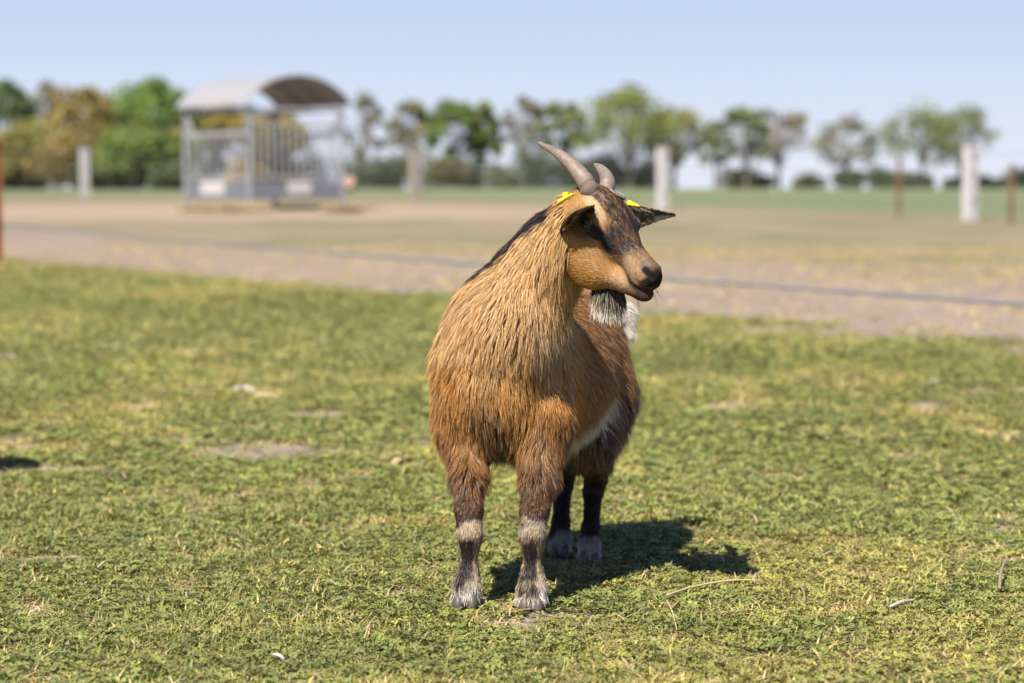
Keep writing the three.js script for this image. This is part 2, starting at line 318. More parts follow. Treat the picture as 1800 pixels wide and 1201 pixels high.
    for (let k = 0; k < nz - 1; k++) for (let j = 0; j < ny - 1; j++) for (let i = 0; i < nx - 1; i++) {
      let m = 0; for (let c = 0; c < 8; c++) { v[c] = f[at(i + (c & 1), j + (c >> 1 & 1), k + (c >> 2))]; if (v[c] < 0) m |= 1 << c; }
      if (m === 0 || m === 255) continue;
      let x = 0, y = 0, z = 0, n = 0;
      for (const [a, b] of E) if ((v[a] < 0) !== (v[b] < 0)) { const t = v[a] / (v[a] - v[b]); x += lerp(a & 1, b & 1, t); y += lerp(a >> 1 & 1, b >> 1 & 1, t); z += lerp(a >> 2, b >> 2, t); n++; }
      id[at(i, j, k)] = pos.length / 3; pos.push(lo.x + (i + x / n) * s, lo.y + (j + y / n) * s, lo.z + (k + z / n) * s);
    }
    const quad = (a, b, c, d, flip) => { if (a < 0 || b < 0 || c < 0 || d < 0) return; if (!keep(pos[a * 3], pos[a * 3 + 1], pos[a * 3 + 2])) return; flip ? idx.push(a, c, b, a, d, c) : idx.push(a, b, c, a, c, d); };
    for (let k = 1; k < nz - 1; k++) for (let j = 1; j < ny - 1; j++) for (let i = 1; i < nx - 1; i++) {
      const s0 = f[at(i, j, k)] < 0;
      if (s0 !== f[at(i + 1, j, k)] < 0) quad(id[at(i, j - 1, k - 1)], id[at(i, j, k - 1)], id[at(i, j, k)], id[at(i, j - 1, k)], !s0);
      if (s0 !== f[at(i, j + 1, k)] < 0) quad(id[at(i - 1, j, k - 1)], id[at(i - 1, j, k)], id[at(i, j, k)], id[at(i, j, k - 1)], !s0);
      if (s0 !== f[at(i, j, k + 1)] < 0) quad(id[at(i - 1, j - 1, k)], id[at(i, j - 1, k)], id[at(i, j, k)], id[at(i - 1, j, k)], !s0);
    }
    return { pos, idx };
  }
  const hlo = HL(.08, -.05, 0).subScalar(.125), hhi = HL(.08, -.05, 0).addScalar(.125);
  const inHead = (x, y, z, m) => x > hlo.x + m && x < hhi.x - m && y > hlo.y + m && y < hhi.y - m && z > hlo.z + m && z < hhi.z - m;
  const A1 = nets(V(-.20, -.002, -4.44), V(.30, .70, -3.48), .0055, (x, y, z) => !inHead(x, y, z, .006)), A2 = nets(hlo, hhi, .0024, (x, y, z) => inHead(x, y, z, .002));
  const pos = A1.pos.concat(A2.pos), idx = A1.idx.concat(A2.idx.map((i) => i + A1.pos.length / 3)), nv = pos.length / 3, nor = new Float32Array(nv * 3), grp = [];
  for (let i = 0; i < nv; i++) {
    const x = pos[i * 3], y = pos[i * 3 + 1], z = pos[i * 3 + 2], e = .0015, n = V(field(x + e, y, z) - field(x - e, y, z), field(x, y + e, z) - field(x, y - e, z), field(x, y, z + e) - field(x, y, z - e)).normalize();
    nor.set([n.x, n.y, n.z], i * 3); field(x, y, z, true); grp.push(hitGroup);
  }
  console.log('goat verts', nv);

  // ---- coat: colours of the hair by place on the animal
  const TAN = [.56, .345, .160], GOLD = [.42, .22, .062], ORANGE = [.39, .175, .040], BROWN = [.125, .064, .029], DARK = [.042, .025, .018], BLACK = [.016, .014, .016], CREAM = [.43, .335, .23], WHITE = [.60, .57, .53], RUST = [.165, .055, .017], GREY = [.22, .18, .15];
  const crest = [P(962, 378, 3.795), P(905, 422, 3.815), P(850, 478, 3.86), P(812, 520, 3.93), B(4.05, .46), B(4.25, .45)];
  const segD = (p, a, b) => { const ab = b.clone().sub(a), t = clamp(p.clone().sub(a).dot(ab) / ab.lengthSq()); return p.distanceTo(a.clone().addScaledVector(ab, t)); };
  const polyD = (p, q) => { let d = 9; for (let i = 0; i < q.length - 1; i++) d = Math.min(d, segD(p, q[i], q[i + 1])); return d; };
  const crestN = V(-.80, .56, -.02).normalize();
  const mane = [[N0, .047], [N1, .050], [N2, .056], [N2.clone().lerp(N3, .45), .066]].map(([q, r]) => q.clone().addScaledVector(crestN, r));
  function coat(p, n, g) {
    const w = (noise(p.x * 60, p.y * 60, p.z * 60) - .5), w2 = fbm(p.x * 22, p.y * 22, p.z * 22) - .5;
    const r = p.clone().sub(O), x = r.dot(hf) + w * .006, y = r.dot(hu) + w2 * .010, z = r.dot(hl), az = Math.abs(z) + w * .005, D = -p.z;
    const lat = p.clone().sub(B(D, p.y)).dot(L);
    let c;
    if (g === 'head') {
      c = mix3([.36, .175, .048], [.37, .215, .090], sst(-.085, -.045, y) * .55 + w2 * .6);
      c = mix3(c, [.30, .13, .035], sst(.02, -.02, x) * .8); // ruddy poll
      const top = sst(-.040, -.016, y);
      const mask = top * sst(.029, .019, az - .006 * (x > .06 ? 1 : 0)) * sst(-.012, .008, x) * sst(.158, .112, x);
      const mot = noise(x * 230, y * 400, z * 800) * .72 + noise(x * 60, 3, z * 120) * .28;
      c = mix3(c, mot > .63 + (x - .03) * .9 ? [.20, .092, .033] : mot > .46 ? [.060, .033, .020] : BLACK, clamp(mask * 1.2));
      c = mix3(c, BLACK, top * sst(.006, 0, Math.abs(az - .0235 - .12 * Math.max(0, .03 - x))) * sst(.05, .02, x) * .9); // line beside the pale brow
      c = mix3(c, [.46, .31, .17], top * sst(.010, .004, Math.abs(az - .033)) * sst(.012, .022, x) * sst(.078, .06, x) * .95); // pale brow stripe
      const st = polyD(HL(x, y, Math.abs(z)), [HL(.066, -.018, .046), HL(.089, -.018, .038), HL(.113, -.028, .030), HL(.134, -.033, .026)]); // dark stripe from the eye down the cheek
      c = mix3(c, BLACK, sst(.0120, .0065, st + w * .005));
      c = mix3(c, DARK, sst(.034, .015, Math.hypot(x - .046, (y + .026) * 1.1)) * sst(.030, .038, az) * .8); // round the eye
      if (z > .01) c = mix3(c, BLACK, top * sst(.03, .05, x) * sst(.11, .08, x) * .8); // dark far brow
      c = mix3(c, WHITE, sst(.017, .010, p.distanceTo(HL(.014, .008, .030))));
      c = mix3(c, [.29, .185, .105], sst(.118, .140, x) * sst(-.004, -.014, y) * .8); // pale muzzle
      c = mix3(c, [.085, .062, .048], sst(.120, .160, x) * sst(-.012, -.003, y) * .85);
      c = mix3(c, [.019, .015, .016], Math.max(sst(.170, .176, x) * sst(-.030, -.022, y), sst(.0085, .004, polyD(p, [HL(.181, -.008, Math.sign(z) * .009), HL(.168, -.003, Math.sign(z) * .018)])))); // nose leather
            const mouth = polyD(p, [HL(.140, -.0355, Math.sign(z) * .0265), HL(.166, -.0385, Math.sign(z) * .0215), HL(.190, -.0335, 0)]);
      c = mix3(c, BLACK, sst(.0085, .003, mouth) * .95); c = mix3(c, DARK, sst(.166, .178, x) * sst(-.018, -.026, y) * .85);
      c = mix3(c, DARK, sst(.150, .168, x) * sst(-.042, -.048, y) * .55);
      return c;
    }
    const isLeg = g === 'front' || g === 'hind';
    if (!isLeg && g !== 'tail') {
      const h = p.y + w2 * .07;
      c = mix3(ORANGE, TAN, sst(.33, .47, h + w2 * .14));
      c = mix3(c, GOLD, .35 * sst(.40, .5, h));
      c = mix3(c, CREAM, .14 * sst(.48, .62, noise(p.x * 35, p.y * 12, p.z * 35)) * sst(.38, .44, h));
            const mid = p.clone().sub(P(880, 770, 3.72)); // dark line down the brisket
      c = mix3(c, DARK, sst(.055, .012, Math.abs(mid.x + mid.y * .55 + w2 * .05)) * sst(.36, .27, h) * sst(3.84, 3.76, D) * .85);
      const flank = sst(3.85, 3.93, D + w2 * .06); // rust-brown trunk behind the shoulders, alike on both sides
      c = mix3(c, [.215, .092, .030], flank * .9);
      
      const belly = p.y - (.228 + (D - 3.86) * .42) + w2 * .03;
      c = mix3(c, WHITE, sst(.018, -.006, belly) * sst(.0, .04, lat) * sst(3.83, 3.87, D) * sst(4.07, 4.03, D));
      c = mix3(c, CREAM, sst(.230, .215, p.y) * sst(.06, .03, Math.abs(lat)) * .5);
      c = mix3(c, [.20, .16, .11], g === 'neck' ? sst(.47, .43, h) * sst(.02, .045, p.x) * .6 : 0);
      c = mix3(c, BLACK, Math.max(sst(.026, .014, polyD(p, crest) + w * .008), sst(.026, .017, polyD(p, mane) + w * .008)));
      c = mix3(c, WHITE, sst(4.255, 4.30, D) * sst(.34, .38, p.y) * .8);
      return c;
    }
    if (g === 'tail') return WHITE;
    const h = p.y + w * .030 + w2 * .025, dark = w2 * 1.6 + .5;
    if (g === 'front') {
      c = mix3([.075, .042, .024], [.16, .078, .031], clamp(dark * 1.2 - .1));
      if (p.y > .21) c = mix3(c, ORANGE, sst(.21, .29, h) * .5);
      c = mix3(c, DARK, sst(.215, .17, h) * .9);
      c = mix3(c, mix3([.36, .275, .185], GREY, sst(.44, .58, noise(p.x * 90, p.y * 90, p.z * 90))), sst(.148, .138, h));
      const ax = p.x < -.02 ? p.x + .067 : p.x - .031, stripe = sst(.85, .45, Math.abs(n.x + .2)) * sst(-.1, .25, n.z + .15 * (ax < 0 ? 1 : 0));
      c = mix3(c, [.026, .020, .020], sst(.120, .106, h) * sst(.026, .046, h) * stripe);
      c = mix3(c, mix3([.33, .26, .195], WHITE, sst(.050, .014, h)), sst(.058, .038, h + stripe * .018));
      return c;
    }
    c = mix3([.075, .043, .027], [.036, .026, .021], sst(.2, .12, h)); if (p.y > .165 && D < 4.13) return mix3([.06, .036, .022], [.105, .054, .027], sst(.175, .21, h)); c = mix3(c, [.115, .056, .026], sst(.18, .24, h) * .8);
    return mix3(c, mix3(GREY, WHITE, .6), sst(.055, .035, h));
  }
  const base = P(0, 0, 1).set(.02, 0, -3.95), goat = thing('goat', base, 'brown dwarf goat with curved horns and dark beard standing on the grass, head turned aside', 'goat');
  const shift = (g) => g.translate(-base.x, -base.y, -base.z);
  const cols = new Float32Array(nv * 3), tmp = V(0, 0, 0), tn = V(0, 0, 0);
  for (let i = 0; i < nv; i++) { tmp.fromArray(pos, i * 3); tn.fromArray(nor, i * 3); const c = coat(tmp, tn, grp[i]); cols.set([c[0] * .8, c[1] * .76, c[2] * .74], i * 3); }
  mesh('body', shift(build(pos, nor, cols, idx)), phy([1, 1, 1], .95, { vertexColors: true, specularIntensity: .2 }), goat);

  // ---- fur: one tapered hair after another, combed the way the coat lies
  const rand = rng(77);
  function makeHairs(list) { // {p, n, d, len, w, c, tip, curl}
    const N = list.length, ps = new Float32Array(N * 15), ns = new Float32Array(N * 15), cs = new Float32Array(N * 15), ix = new Uint32Array(N * 9), side = V(0, 0, 0), a = V(0, 0, 0), b = V(0, 0, 0), nn = V(0, 0, 0);
    list.forEach((h, i) => {
      side.crossVectors(h.d, h.n).normalize().applyAxisAngle(h.d, (hash(i, 3, 7) - .5) * 1.5).multiplyScalar(h.w * .5); nn.copy(h.n).lerp(V(0, 0, 0).crossVectors(side, h.d).normalize().multiplyScalar(1), .75).normalize();
      a.copy(h.p).addScaledVector(h.d, h.len * .5); b.copy(h.p).addScaledVector(h.d, h.len * .8).addScaledVector(h.curl, h.len * .35);
      const o = i * 15, q = [h.p.x - side.x, h.p.y - side.y, h.p.z - side.z, h.p.x + side.x, h.p.y + side.y, h.p.z + side.z, a.x - side.x * .8, a.y - side.y * .8, a.z - side.z * .8, a.x + side.x * .8, a.y + side.y * .8, a.z + side.z * .8, b.x, b.y, b.z];
      ps.set(q, o); for (let k = 0; k < 5; k++) { ns.set([nn.x, nn.y, nn.z], o + k * 3); cs.set(k < 2 ? h.c : k < 4 ? mix3(h.c, h.tip, .45) : h.tip, o + k * 3); }
      const v = i * 5; ix.set([v, v + 1, v + 2, v + 1, v + 3, v + 2, v + 2, v + 3, v + 4], i * 9);
    });
    return build(ps, ns, cs, ix);
  }
  const ta = idx.length / 3, cum = new Float64Array(ta), A = V(0, 0, 0), Bv = V(0, 0, 0), Cv = V(0, 0, 0);
  const dens = { head: 105, neck: 50, body: 42, front: 62, hind: 38, tail: 40 }; // hairs per square centimetre
  let tot = 0;
  for (let t = 0; t < ta; t++) {
    A.fromArray(pos, idx[t * 3] * 3); Bv.fromArray(pos, idx[t * 3 + 1] * 3); Cv.fromArray(pos, idx[t * 3 + 2] * 3);
    const g = grp[idx[t * 3]], back = g === 'body' && -A.z > 4.05 && nor[idx[t * 3]] < .2 ? .45 : 1;
    tot += Bv.sub(A).cross(Cv.sub(A)).length() * .5 * 1e4 * dens[g] * back; cum[t] = tot;
  }
  const neckDown = N3.clone().sub(N0).normalize(), hairs = [], COUNT = Math.min(Math.round(tot), 430000);
  console.log('hairs wanted', tot | 0, COUNT);
  const clump = V(0, 0, 0);
  for (let k = 0, t = 0; k < COUNT; k++) {
    const target = (k + rand()) / COUNT * tot; while (t < ta - 1 && cum[t] < target) t++;
    let u = rand(), v = rand(); if (u + v > 1) { u = 1 - u; v = 1 - v; }
    const i0 = idx[t * 3], i1 = idx[t * 3 + 1], i2 = idx[t * 3 + 2], W0 = 1 - u - v, p = V(0, 0, 0), n = V(0, 0, 0);
    p.set(pos[i0 * 3] * W0 + pos[i1 * 3] * u + pos[i2 * 3] * v, pos[i0 * 3 + 1] * W0 + pos[i1 * 3 + 1] * u + pos[i2 * 3 + 1] * v, pos[i0 * 3 + 2] * W0 + pos[i1 * 3 + 2] * u + pos[i2 * 3 + 2] * v);
    n.set(nor[i0 * 3] * W0 + nor[i1 * 3] * u + nor[i2 * 3] * v, nor[i0 * 3 + 1] * W0 + nor[i1 * 3 + 1] * u + nor[i2 * 3 + 1] * v, nor[i0 * 3 + 2] * W0 + nor[i1 * 3 + 2] * u + nor[i2 * 3 + 2] * v).normalize();
    const g = grp[i0], r = p.clone().sub(O), hx = r.dot(hf), hy = r.dot(hu), hz = r.dot(hl), lat = p.clone().sub(B(-p.z, p.y)).dot(L);
    let flow, len, lift = .28, width = .00105, curl = V(0, -.35, 0), gap = 1;
    if (g === 'head') {
      const cheek = sst(-.04, -.08, hy);
      flow = hf.clone().multiplyScalar(-1).addScaledVector(hu, -.35 * cheek - .15); len = .0085 + .006 * cheek * sst(.13, .06, hx) + .009 * sst(.03, -.01, hx) * sst(-.03, .0, hy); lift = .13; width = .00085; curl = V(0, -.1, 0);
      if (hx > .1705 && hy > -.022) continue; // bare nose
      if (hx > .14) { len = .0045; }
      if (Math.hypot(hx - .053, hy + .0185) < .0135 && Math.abs(hz) > .03) continue;
      const md = polyD(p, [HL(.140, -.0355, Math.sign(hz) * .0265), HL(.166, -.0385, Math.sign(hz) * .0215), HL(.190, -.0335, 0)]); if (md < .0032) continue;
      if (hx > .164 && hy < -.024 && hy > -.050) continue;
    } else if (g === 'neck') {
      const cr = polyD(p, crest), up = sst(.035, .012, cr);
      flow = neckDown.clone().addScaledVector(V(0, -1, 0), .9).addScaledVector(F, -.12); len = .032 + .008 * sst(.5, .42, p.y); lift = .34 + up * .7; len += up * .006; curl = V(0, -.45 * (1 - up), 0);
    } else if (g === 'body') {
      const frontal = sst(3.86, 3.76, -p.z), cr = polyD(p, crest), up = sst(.035, .012, cr);
      flow = V(0, -1, 0).addScaledVector(F, -.75 * (1 - frontal) - .12).addScaledVector(neckDown, 1.2 * frontal * sst(.34, .44, p.y)); len = .031 + .010 * sst(.30, .23, p.y) + .016 * sst(4.0, 4.1, -p.z) * sst(.30, .24, p.y); lift = .33 + up * .5;
      if (lat > .06 && -p.z > 4.03) len += .012 * sst(.36, .28, p.y);
    } else if (g === 'tail') { if (rand() < .4) continue; flow = T2.clone().sub(T0).normalize().multiplyScalar(.8).add(V(0, -.6, 0)); len = .020; lift = .2; }
    else {
      flow = V(0, -1, 0); const hgt = p.y;
      if (g === 'front') {
        len = lerp(.008, .030, sst(.145, .215, hgt)); lift = .20 + .12 * sst(.15, .19, hgt); if (hgt < .048) { len = .016; lift = .36; } else if (hgt < .075) { len = .011; lift = .3; }
        if (hgt < .16) width = .0010;
      } else { len = hgt > .17 ? .03 : .009; if (hgt < .05) len = .015; if (hgt > .2) len = .045; }
      if (hgt < .012) continue; if (hgt < .020) len *= .6;
    }
    // tufts: neighbours lean together
    const ts = g === 'head' ? 130 : 55, jx = noise(p.x * ts, p.y * ts * .6, p.z * ts) - .5, jy = noise(p.x * ts + 31, p.y * ts * .6, p.z * ts) - .5, jz = noise(p.x * ts, p.y * ts * .6 + 57, p.z * ts) - .5, amp = g === 'head' ? .35 : .62;
    const wv = 14, kx = noise(p.x * wv, p.y * wv, p.z * wv + 9) - .5;
    if (g !== 'head') { const cs = .0100, wx = p.x + (noise(p.x * 45, p.y * 45, p.z * 45 + 3) - .5) * .02, wz = p.z + (noise(p.x * 45 + 8, p.y * 45, p.z * 45) - .5) * .02, q0 = Math.floor(wx / cs), q1 = Math.floor(p.y / cs * .5 + hash(q0, 5, 1)), q2 = Math.floor(wz / cs); clump.set((q0 + .2 + .6 * hash(q0, q1, q2)) * cs - wx, 0, (q2 + .2 + .6 * hash(q2, q0, q1)) * cs - wz).multiplyScalar(.42 / cs); } else clump.set(0, 0, 0);
    flow.normalize(); flow.add(clump); flow.x += jx * amp + kx * .5; flow.y += jy * amp * .6; flow.z += jz * amp;
    flow.addScaledVector(n, -flow.dot(n)).normalize();
    const d = flow.clone().multiplyScalar(Math.cos(lift)).addScaledVector(n, Math.sin(lift) * (.55 + rand() * .8)); const js = g === 'head' ? .16 : .30; d.x += (rand() - .5) * js; d.y += (rand() - .5) * js * .7; d.z += (rand() - .5) * js; d.normalize();
    const c = coat(p, n, g), tuft = noise(p.x * 70 + 5, p.y * 40, p.z * 70), m = g === 'head' ? (.80 + .3 * rand()) * (.88 + .2 * tuft) : (.68 + .46 * rand()) * (.78 + .42 * tuft), pale = rand();
    let root = c.map((q) => q * m), tip = root.map((q) => q * 1.12);
    const lum = c[0];
    if (g !== 'head' && lum > .08 && pale < .30) tip = mix3(root, [.58, .40, .22], .6); // pale-tipped guard hairs
    else if (g !== 'head' && lum > .08 && pale > .90) { root = mix3(root, DARK, .6); }
    else if (lum <= .06 && pale < .10 && g !== 'head') tip = mix3(root, [.26, .13, .06], .6);
    if (g === 'front' && p.y > .155 && pale < .34) tip = mix3(root, [.34, .155, .06], .75);
    hairs.push({ p, n, d, len: len * (.6 + rand() * .6), w: width * (.7 + rand() * .6), c: root, tip, curl });
  }
  const hairMat = phy([1, 1, 1], .46, { vertexColors: true, side: THREE.DoubleSide, specularIntensity: .42, transmission: .12, thickness: 0 });
  const fur = mesh('fur', shift(makeHairs(hairs)), hairMat, goat); fur.userData.kind = 'stuff';

  // ---- beard, brow tuft, whiskers
  {
    const list = [], r = rng(5);
    for (let i = 0; i < 2600; i++) {
      const x = .098 + r() * .030, z = (r() - .5) * .032, p = HL(x, -.096 + (x - .098) * .48, z), out = V((r() - .5) * .6, -1, (r() - .5) * .5 + .1).normalize(), len = .018 + r() * .036, pale = r() < .50 - (x - .1) * 6;
      out.x += (x - .117) * 2 + z * 5;
      list.push({ p, n: V(r() * .6 - .3, .1, 1).normalize(), d: out.normalize(), len, w: .0011, c: BLACK, tip: pale ? [.44, .36, .25] : [.03, .025, .026], curl: V((r() - .5) * .3, -.3, .05) });
      if (i % 2 && x < .125) { const c = r() < .5 ? CREAM : [.34, .24, .14]; list.push({ p: p.clone().add(V(0, -.018 - r() * .01, .002)), n: V(r() * .6 - .3, .1, 1).normalize(), d: out.clone(), len: .022 + r() * .020, w: .0011, c, tip: WHITE, curl: V(0, -.2, 0) }); }
    }
    mesh('beard', shift(makeHairs(list)), hairMat, goat).userData.label = 'black beard with cream tips';
    const tuft = [];
    const onSkin = (x, z) => { const p = HL(x, .03, z); for (let i = 0; i < 60 && field(p.x, p.y, p.z) > 0; i++) p.addScaledVector(hu, -.001); return p; };
    for (let i = 0; i < 320; i++) tuft.push({ p: onSkin(.004 + r() * .018, .018 + r() * .016), n: hl.clone().add(hu).normalize(), d: hu.clone().multiplyScalar(.7).addScaledVector(hf, .5 + r() * .4).addScaledVector(hl, r() * .6).normalize(), len: .009 + r() * .009, w: .001, c: [.5, .46, .42], tip: WHITE, curl: V(.1, -.3, 0) });
    mesh('brow_tuft', shift(makeHairs(tuft)), hairMat, goat).userData.label = 'white tuft of hair beside the far horn';
    const wh = [];
    for (let i = 0; i < 26; i++) { const s = r() < .5 ? -1 : 1; wh.push({ p: HL(.165 + r() * .022, -.028 - r() * .025, s * .014), n: V(0, 0, 1), d: hf.clone().multiplyScalar(.5 + r() * .5).addScaledVector(hl, s * r()).add(V(0, -r() * 1.3, 0)).normalize(), len: .014 + r() * .016, w: .0004, c: [.05, .04, .035], tip: [.05, .04, .035], curl: V(0, -.2, 0) }); }
    for (let i = 0; i < 7; i++) wh.push({ p: HL(.03 + i * .004, .0, .036), n: V(0, 0, 1), d: V(.25 + .13 * i, .9, -.3).normalize(), len: .022 + r() * .02, w: .0004, c: [.03, .03, .03], tip: [.03, .03, .03], curl: V(.2, -.1, 0) });
    mesh('whiskers', shift(makeHairs(wh)), phy([.02, .018, .017], 1, { specularIntensity: 0 }), goat).userData.kind = 'stuff';
  }
  // ---- horns
  const hornTex = noiseTexture(256, (u, v) => { const k = .55 + .25 * tileNoise(u, v, 64, 3) + .2 * tileNoise(u, v * .3, 90, 5) + .15 * tileNoise(u, v, 9, 8); return [k, k * .98, k * .96]; });
  const hornMat = std([.195, .150, .125], .6);
  const hornNear = tube([P(1037, 340, 3.665), P(1030, 322, 3.66), P(1009, 294, 3.675), P(982, 271, 3.70), P(947, 251, 3.755)], [.0150, .0142, .0112, .0078, .0024], 18, .035);
  const hornFar = tube([P(1064, 340, 3.70), P(1068, 322, 3.71), P(1064, 308, 3.725), P(1056, 297, 3.75), P(1046, 289, 3.79)], [.0128, .0122, .0098, .0070, .0024], 18, .035);
  for (const h of [hornNear, hornFar]) { // growth streaks along the horn
    const q = h.attributes.position, c = []; for (let i = 0; i < q.count; i++) { const k = .6 + .55 * noise(q.getX(i) * 260, q.getY(i) * 260, q.getZ(i) * 260) + .25 * (noise(q.getX(i) * 60, q.getY(i) * 60, 3) - .5); c.push(k, k * .97, k * .95); }
    h.setAttribute('color', new THREE.BufferAttribute(new Float32Array(c), 3)); hornMat.vertexColors = true; mesh('horn', shift(h), hornMat, goat);
  }
  // ---- ears: curled leaves, open on the inner side
  function ear(base0, tip, wide, face, width) { // wide: across the ear, face: where the opening looks
    const ax = tip.clone().sub(base0), n = 22, m = 14, pos2 = [], col2 = [], idx2 = [];
    for (const side of [0, 1]) for (let i = 0; i <= n; i++) for (let j = 0; j <= m; j++) {
      const t = i / n, s = j / m * 2 - 1, prof = Math.pow(Math.sin(Math.PI * Math.pow(lerp(.17, 1, t), .72)), .8) * width, fold = (1.15 - t * .75), a = s * fold * 1.1;
      const p = base0.clone().addScaledVector(ax, t).addScaledVector(wide, Math.sin(a) * prof).addScaledVector(face, (1 - Math.cos(a)) * prof * .95 + .012 * t * t + (side ? .0016 : -.0016) * (1 - s * s) * (1 - t));
      pos2.push(p.x, p.y, p.z); const k = noise(p.x * 200, p.y * 200, p.z * 200); col2.push(...(side ? mix3([.020, .017, .016], [.046, .036, .031], k) : mix3([.12, .085, .055], [.23, .165, .11], k)));
    }
    const R = (n + 1) * (m + 1);
    for (const o of [0, R]) for (let i = 0; i < n; i++) for (let j = 0; j < m; j++) { const a = o + i * (m + 1) + j, b = a + m + 1; o ? idx2.push(a, a + 1, b, a + 1, b + 1, b) : idx2.push(a, b, a + 1, a + 1, b, b + 1); }
    const g = mesh('ear', shift(build(pos2, null, col2, idx2)), std([1, 1, 1], .8, { vertexColors: true, side: THREE.DoubleSide }), goat), list = [], r = rng(9 + (width * 1e5 | 0));
    for (let i = 0; i < 5200; i++) { // short velvet outside, longer pale hairs inside near the base
      const inner = r() < .25, a = Math.floor(r() * (inner ? n * .6 : n)), b = Math.floor(r() * m), v0 = (inner ? R : 0) + a * (m + 1) + b, u = r(), w = r(), Q = (v) => V(pos2[v * 3], pos2[v * 3 + 1], pos2[v * 3 + 2]);
      const p = Q(v0).lerp(Q(v0 + 1), u).lerp(Q(v0 + m + 1).lerp(Q(v0 + m + 2), u), w), nn = face.clone().multiplyScalar(inner ? 1 : -1).addScaledVector(wide, (b / m - .5)).normalize(), s = (b + u) / m * 2 - 1;
      const d = ax.clone().normalize().addScaledVector(nn, .25 + r() * .3).addScaledVector(wide, (inner ? -.7 : .4) * s + (r() - .5) * .3).normalize(), k = .6 + r() * .6, edge = Math.abs(s) > .82;
      const c = (inner ? (r() < .45 ? [.33, .26, .19] : [.07, .05, .04]) : edge ? [.06, .045, .04] : [.26, .175, .10]).map((q) => q * k);
      list.push({ p, n: nn, d, len: inner ? .006 + r() * .012 : .004 + r() * .004, w: .0008, c, tip: c.map((q) => q * 1.2), curl: V(0, -.1, 0) });
    }
    mesh('ear_hair', shift(makeHairs(list)), hairMat, g).userData.kind = 'stuff';
  }
  const nb = HL(.012, -.046, -.040), nt = P(1036, 352, 3.575), nAx = nt.clone().sub(nb).normalize(), nUp = V(-.35, .86, .1);
  nUp.addScaledVector(nAx, -nUp.dot(nAx)).normalize(); ear(nb, nt, nAx.clone().cross(nUp).normalize(), nUp.clone().negate(), .031);
  const fb = HL(.012, -.044, .036), ft = P(1181, 374, 3.735), fAx = ft.clone().sub(fb).normalize(), fFace = V(.25, -.35, .9); fFace.addScaledVector(fAx, -fFace.dot(fAx)).normalize(); ear(fb, ft, fAx.clone().cross(fFace).normalize(), fFace, .024);
  // ---- ear tags
  const yel = std([.80, .58, .015], .4);
  function plate(c, n, u, w, h) { const v = n.clone().cross(u).normalize(), s = new THREE.Shape(), r = .004; s.moveTo(-w + r, -h); s.lineTo(w - r, -h); s.quadraticCurveTo(w, -h, w, -h + r); s.lineTo(w, h - r); s.quadraticCurveTo(w, h, w - r, h); s.lineTo(-w + r, h); s.quadraticCurveTo(-w, h, -w, h - r); s.lineTo(-w, -h + r); s.quadraticCurveTo(-w, -h, -w + r, -h); const g = new THREE.ExtrudeGeometry(s, { depth: .0014, bevelEnabled: true, bevelSize: .0008, bevelThickness: .0008, bevelSegments: 2 }); g.applyMatrix4(new THREE.Matrix4().makeBasis(u, v, n).setPosition(c)); return g; }
  const tc = nb.clone().lerp(nt, .36).addScaledVector(nUp, .012), tu = V(.86, .36, .3); tu.addScaledVector(nUp, -tu.dot(nUp)).normalize();
  const t1 = mesh('ear_tag', shift(plate(P(996, 349, 3.60), nUp, tu, .0125, .010)), yel, goat); t1.userData.label = 'yellow ear tag on near ear';
  mesh('tag_stud', shift(bar(P(996, 352, 3.60), P(993, 338, 3.60), .0052, 14, .0042)), yel, t1); mesh('stud_tip', shift(bar(P(993, 338, 3.60), P(992.7, 336.6, 3.60), .0022, 10)), std([.55, .05, .02], .5), t1);
  const t2 = mesh('ear_tag', shift(plate(P(1113, 361, 3.722), V(-.02, .93, .36).normalize(), V(.88, -.44, .0).normalize(), .0095, .0075)), yel, goat); t2.userData.label = 'yellow ear tag on far ear';
  // ---- eyes
  for (const s of [-1, 1]) {
    const c = HL(.053, -.0185, s * .0435), out = hl.clone().multiplyScalar(s), e = mesh('eye', shift(new THREE.SphereGeometry(.0105, 20, 14).translate(c.x, c.y, c.z)), phy([.16, .075, .018], .12, { clearcoat: .35, clearcoatRoughness: .1 }), goat);
    const pg = new THREE.SphereGeometry(1, 16, 10); pg.applyMatrix4(new THREE.Matrix4().makeBasis(hf, hu, out).scale(V(.0058, .0024, .0012)).setPosition(c.clone().addScaledVector(out, .0098)));
    mesh('pupil', shift(pg), phy([.006, .006, .006], .1), e);
    const lid = tube([-.0125, -.006, 0, .006, .0125].map((q) => c.clone().addScaledVector(hf, q).addScaledVector(hu, Math.cos(q * 120) * .0075 - .0005).addScaledVector(out, .0072 + Math.cos(q * 120) * .003)), [.0016, .0030, .0032, .0030, .0018], 8);
    mesh('eyelid', shift(lid), std([.02, .016, .015], .6), e);
    const low = tube([-.0125, -.006, 0, .006, .0130].map((q) => c.clone().addScaledVector(hf, q).addScaledVector(hu, -Math.cos(q * 120) * .0078).addScaledVector(out, .0072 + Math.cos(q * 120) * .002)), [.0014, .0022, .0024, .0022, .0016], 8);
    mesh('eyelid', shift(low), std([.02, .016, .015], .6), e);
  }
  // ---- cloven hooves
  for (const f of [footFR, footFL, footHR, footHL]) {
    const gs = []; for (const s of [-1, 1]) { const g = new THREE.SphereGeometry(1, 14, 10); g.scale(.0105, .020, .020); const q = g.attributes.position; for (let i = 0; i < q.count; i++) if (q.getY(i) < -.008) q.setY(i, -.008); g.translate(f.x + s * .0105, .009, f.z + .008); g.computeVertexNormals(); gs.push(g); }
    mesh('hoof', shift(mergeGeometries(gs)), std([.085, .07, .06], .5), goat);
  }
}

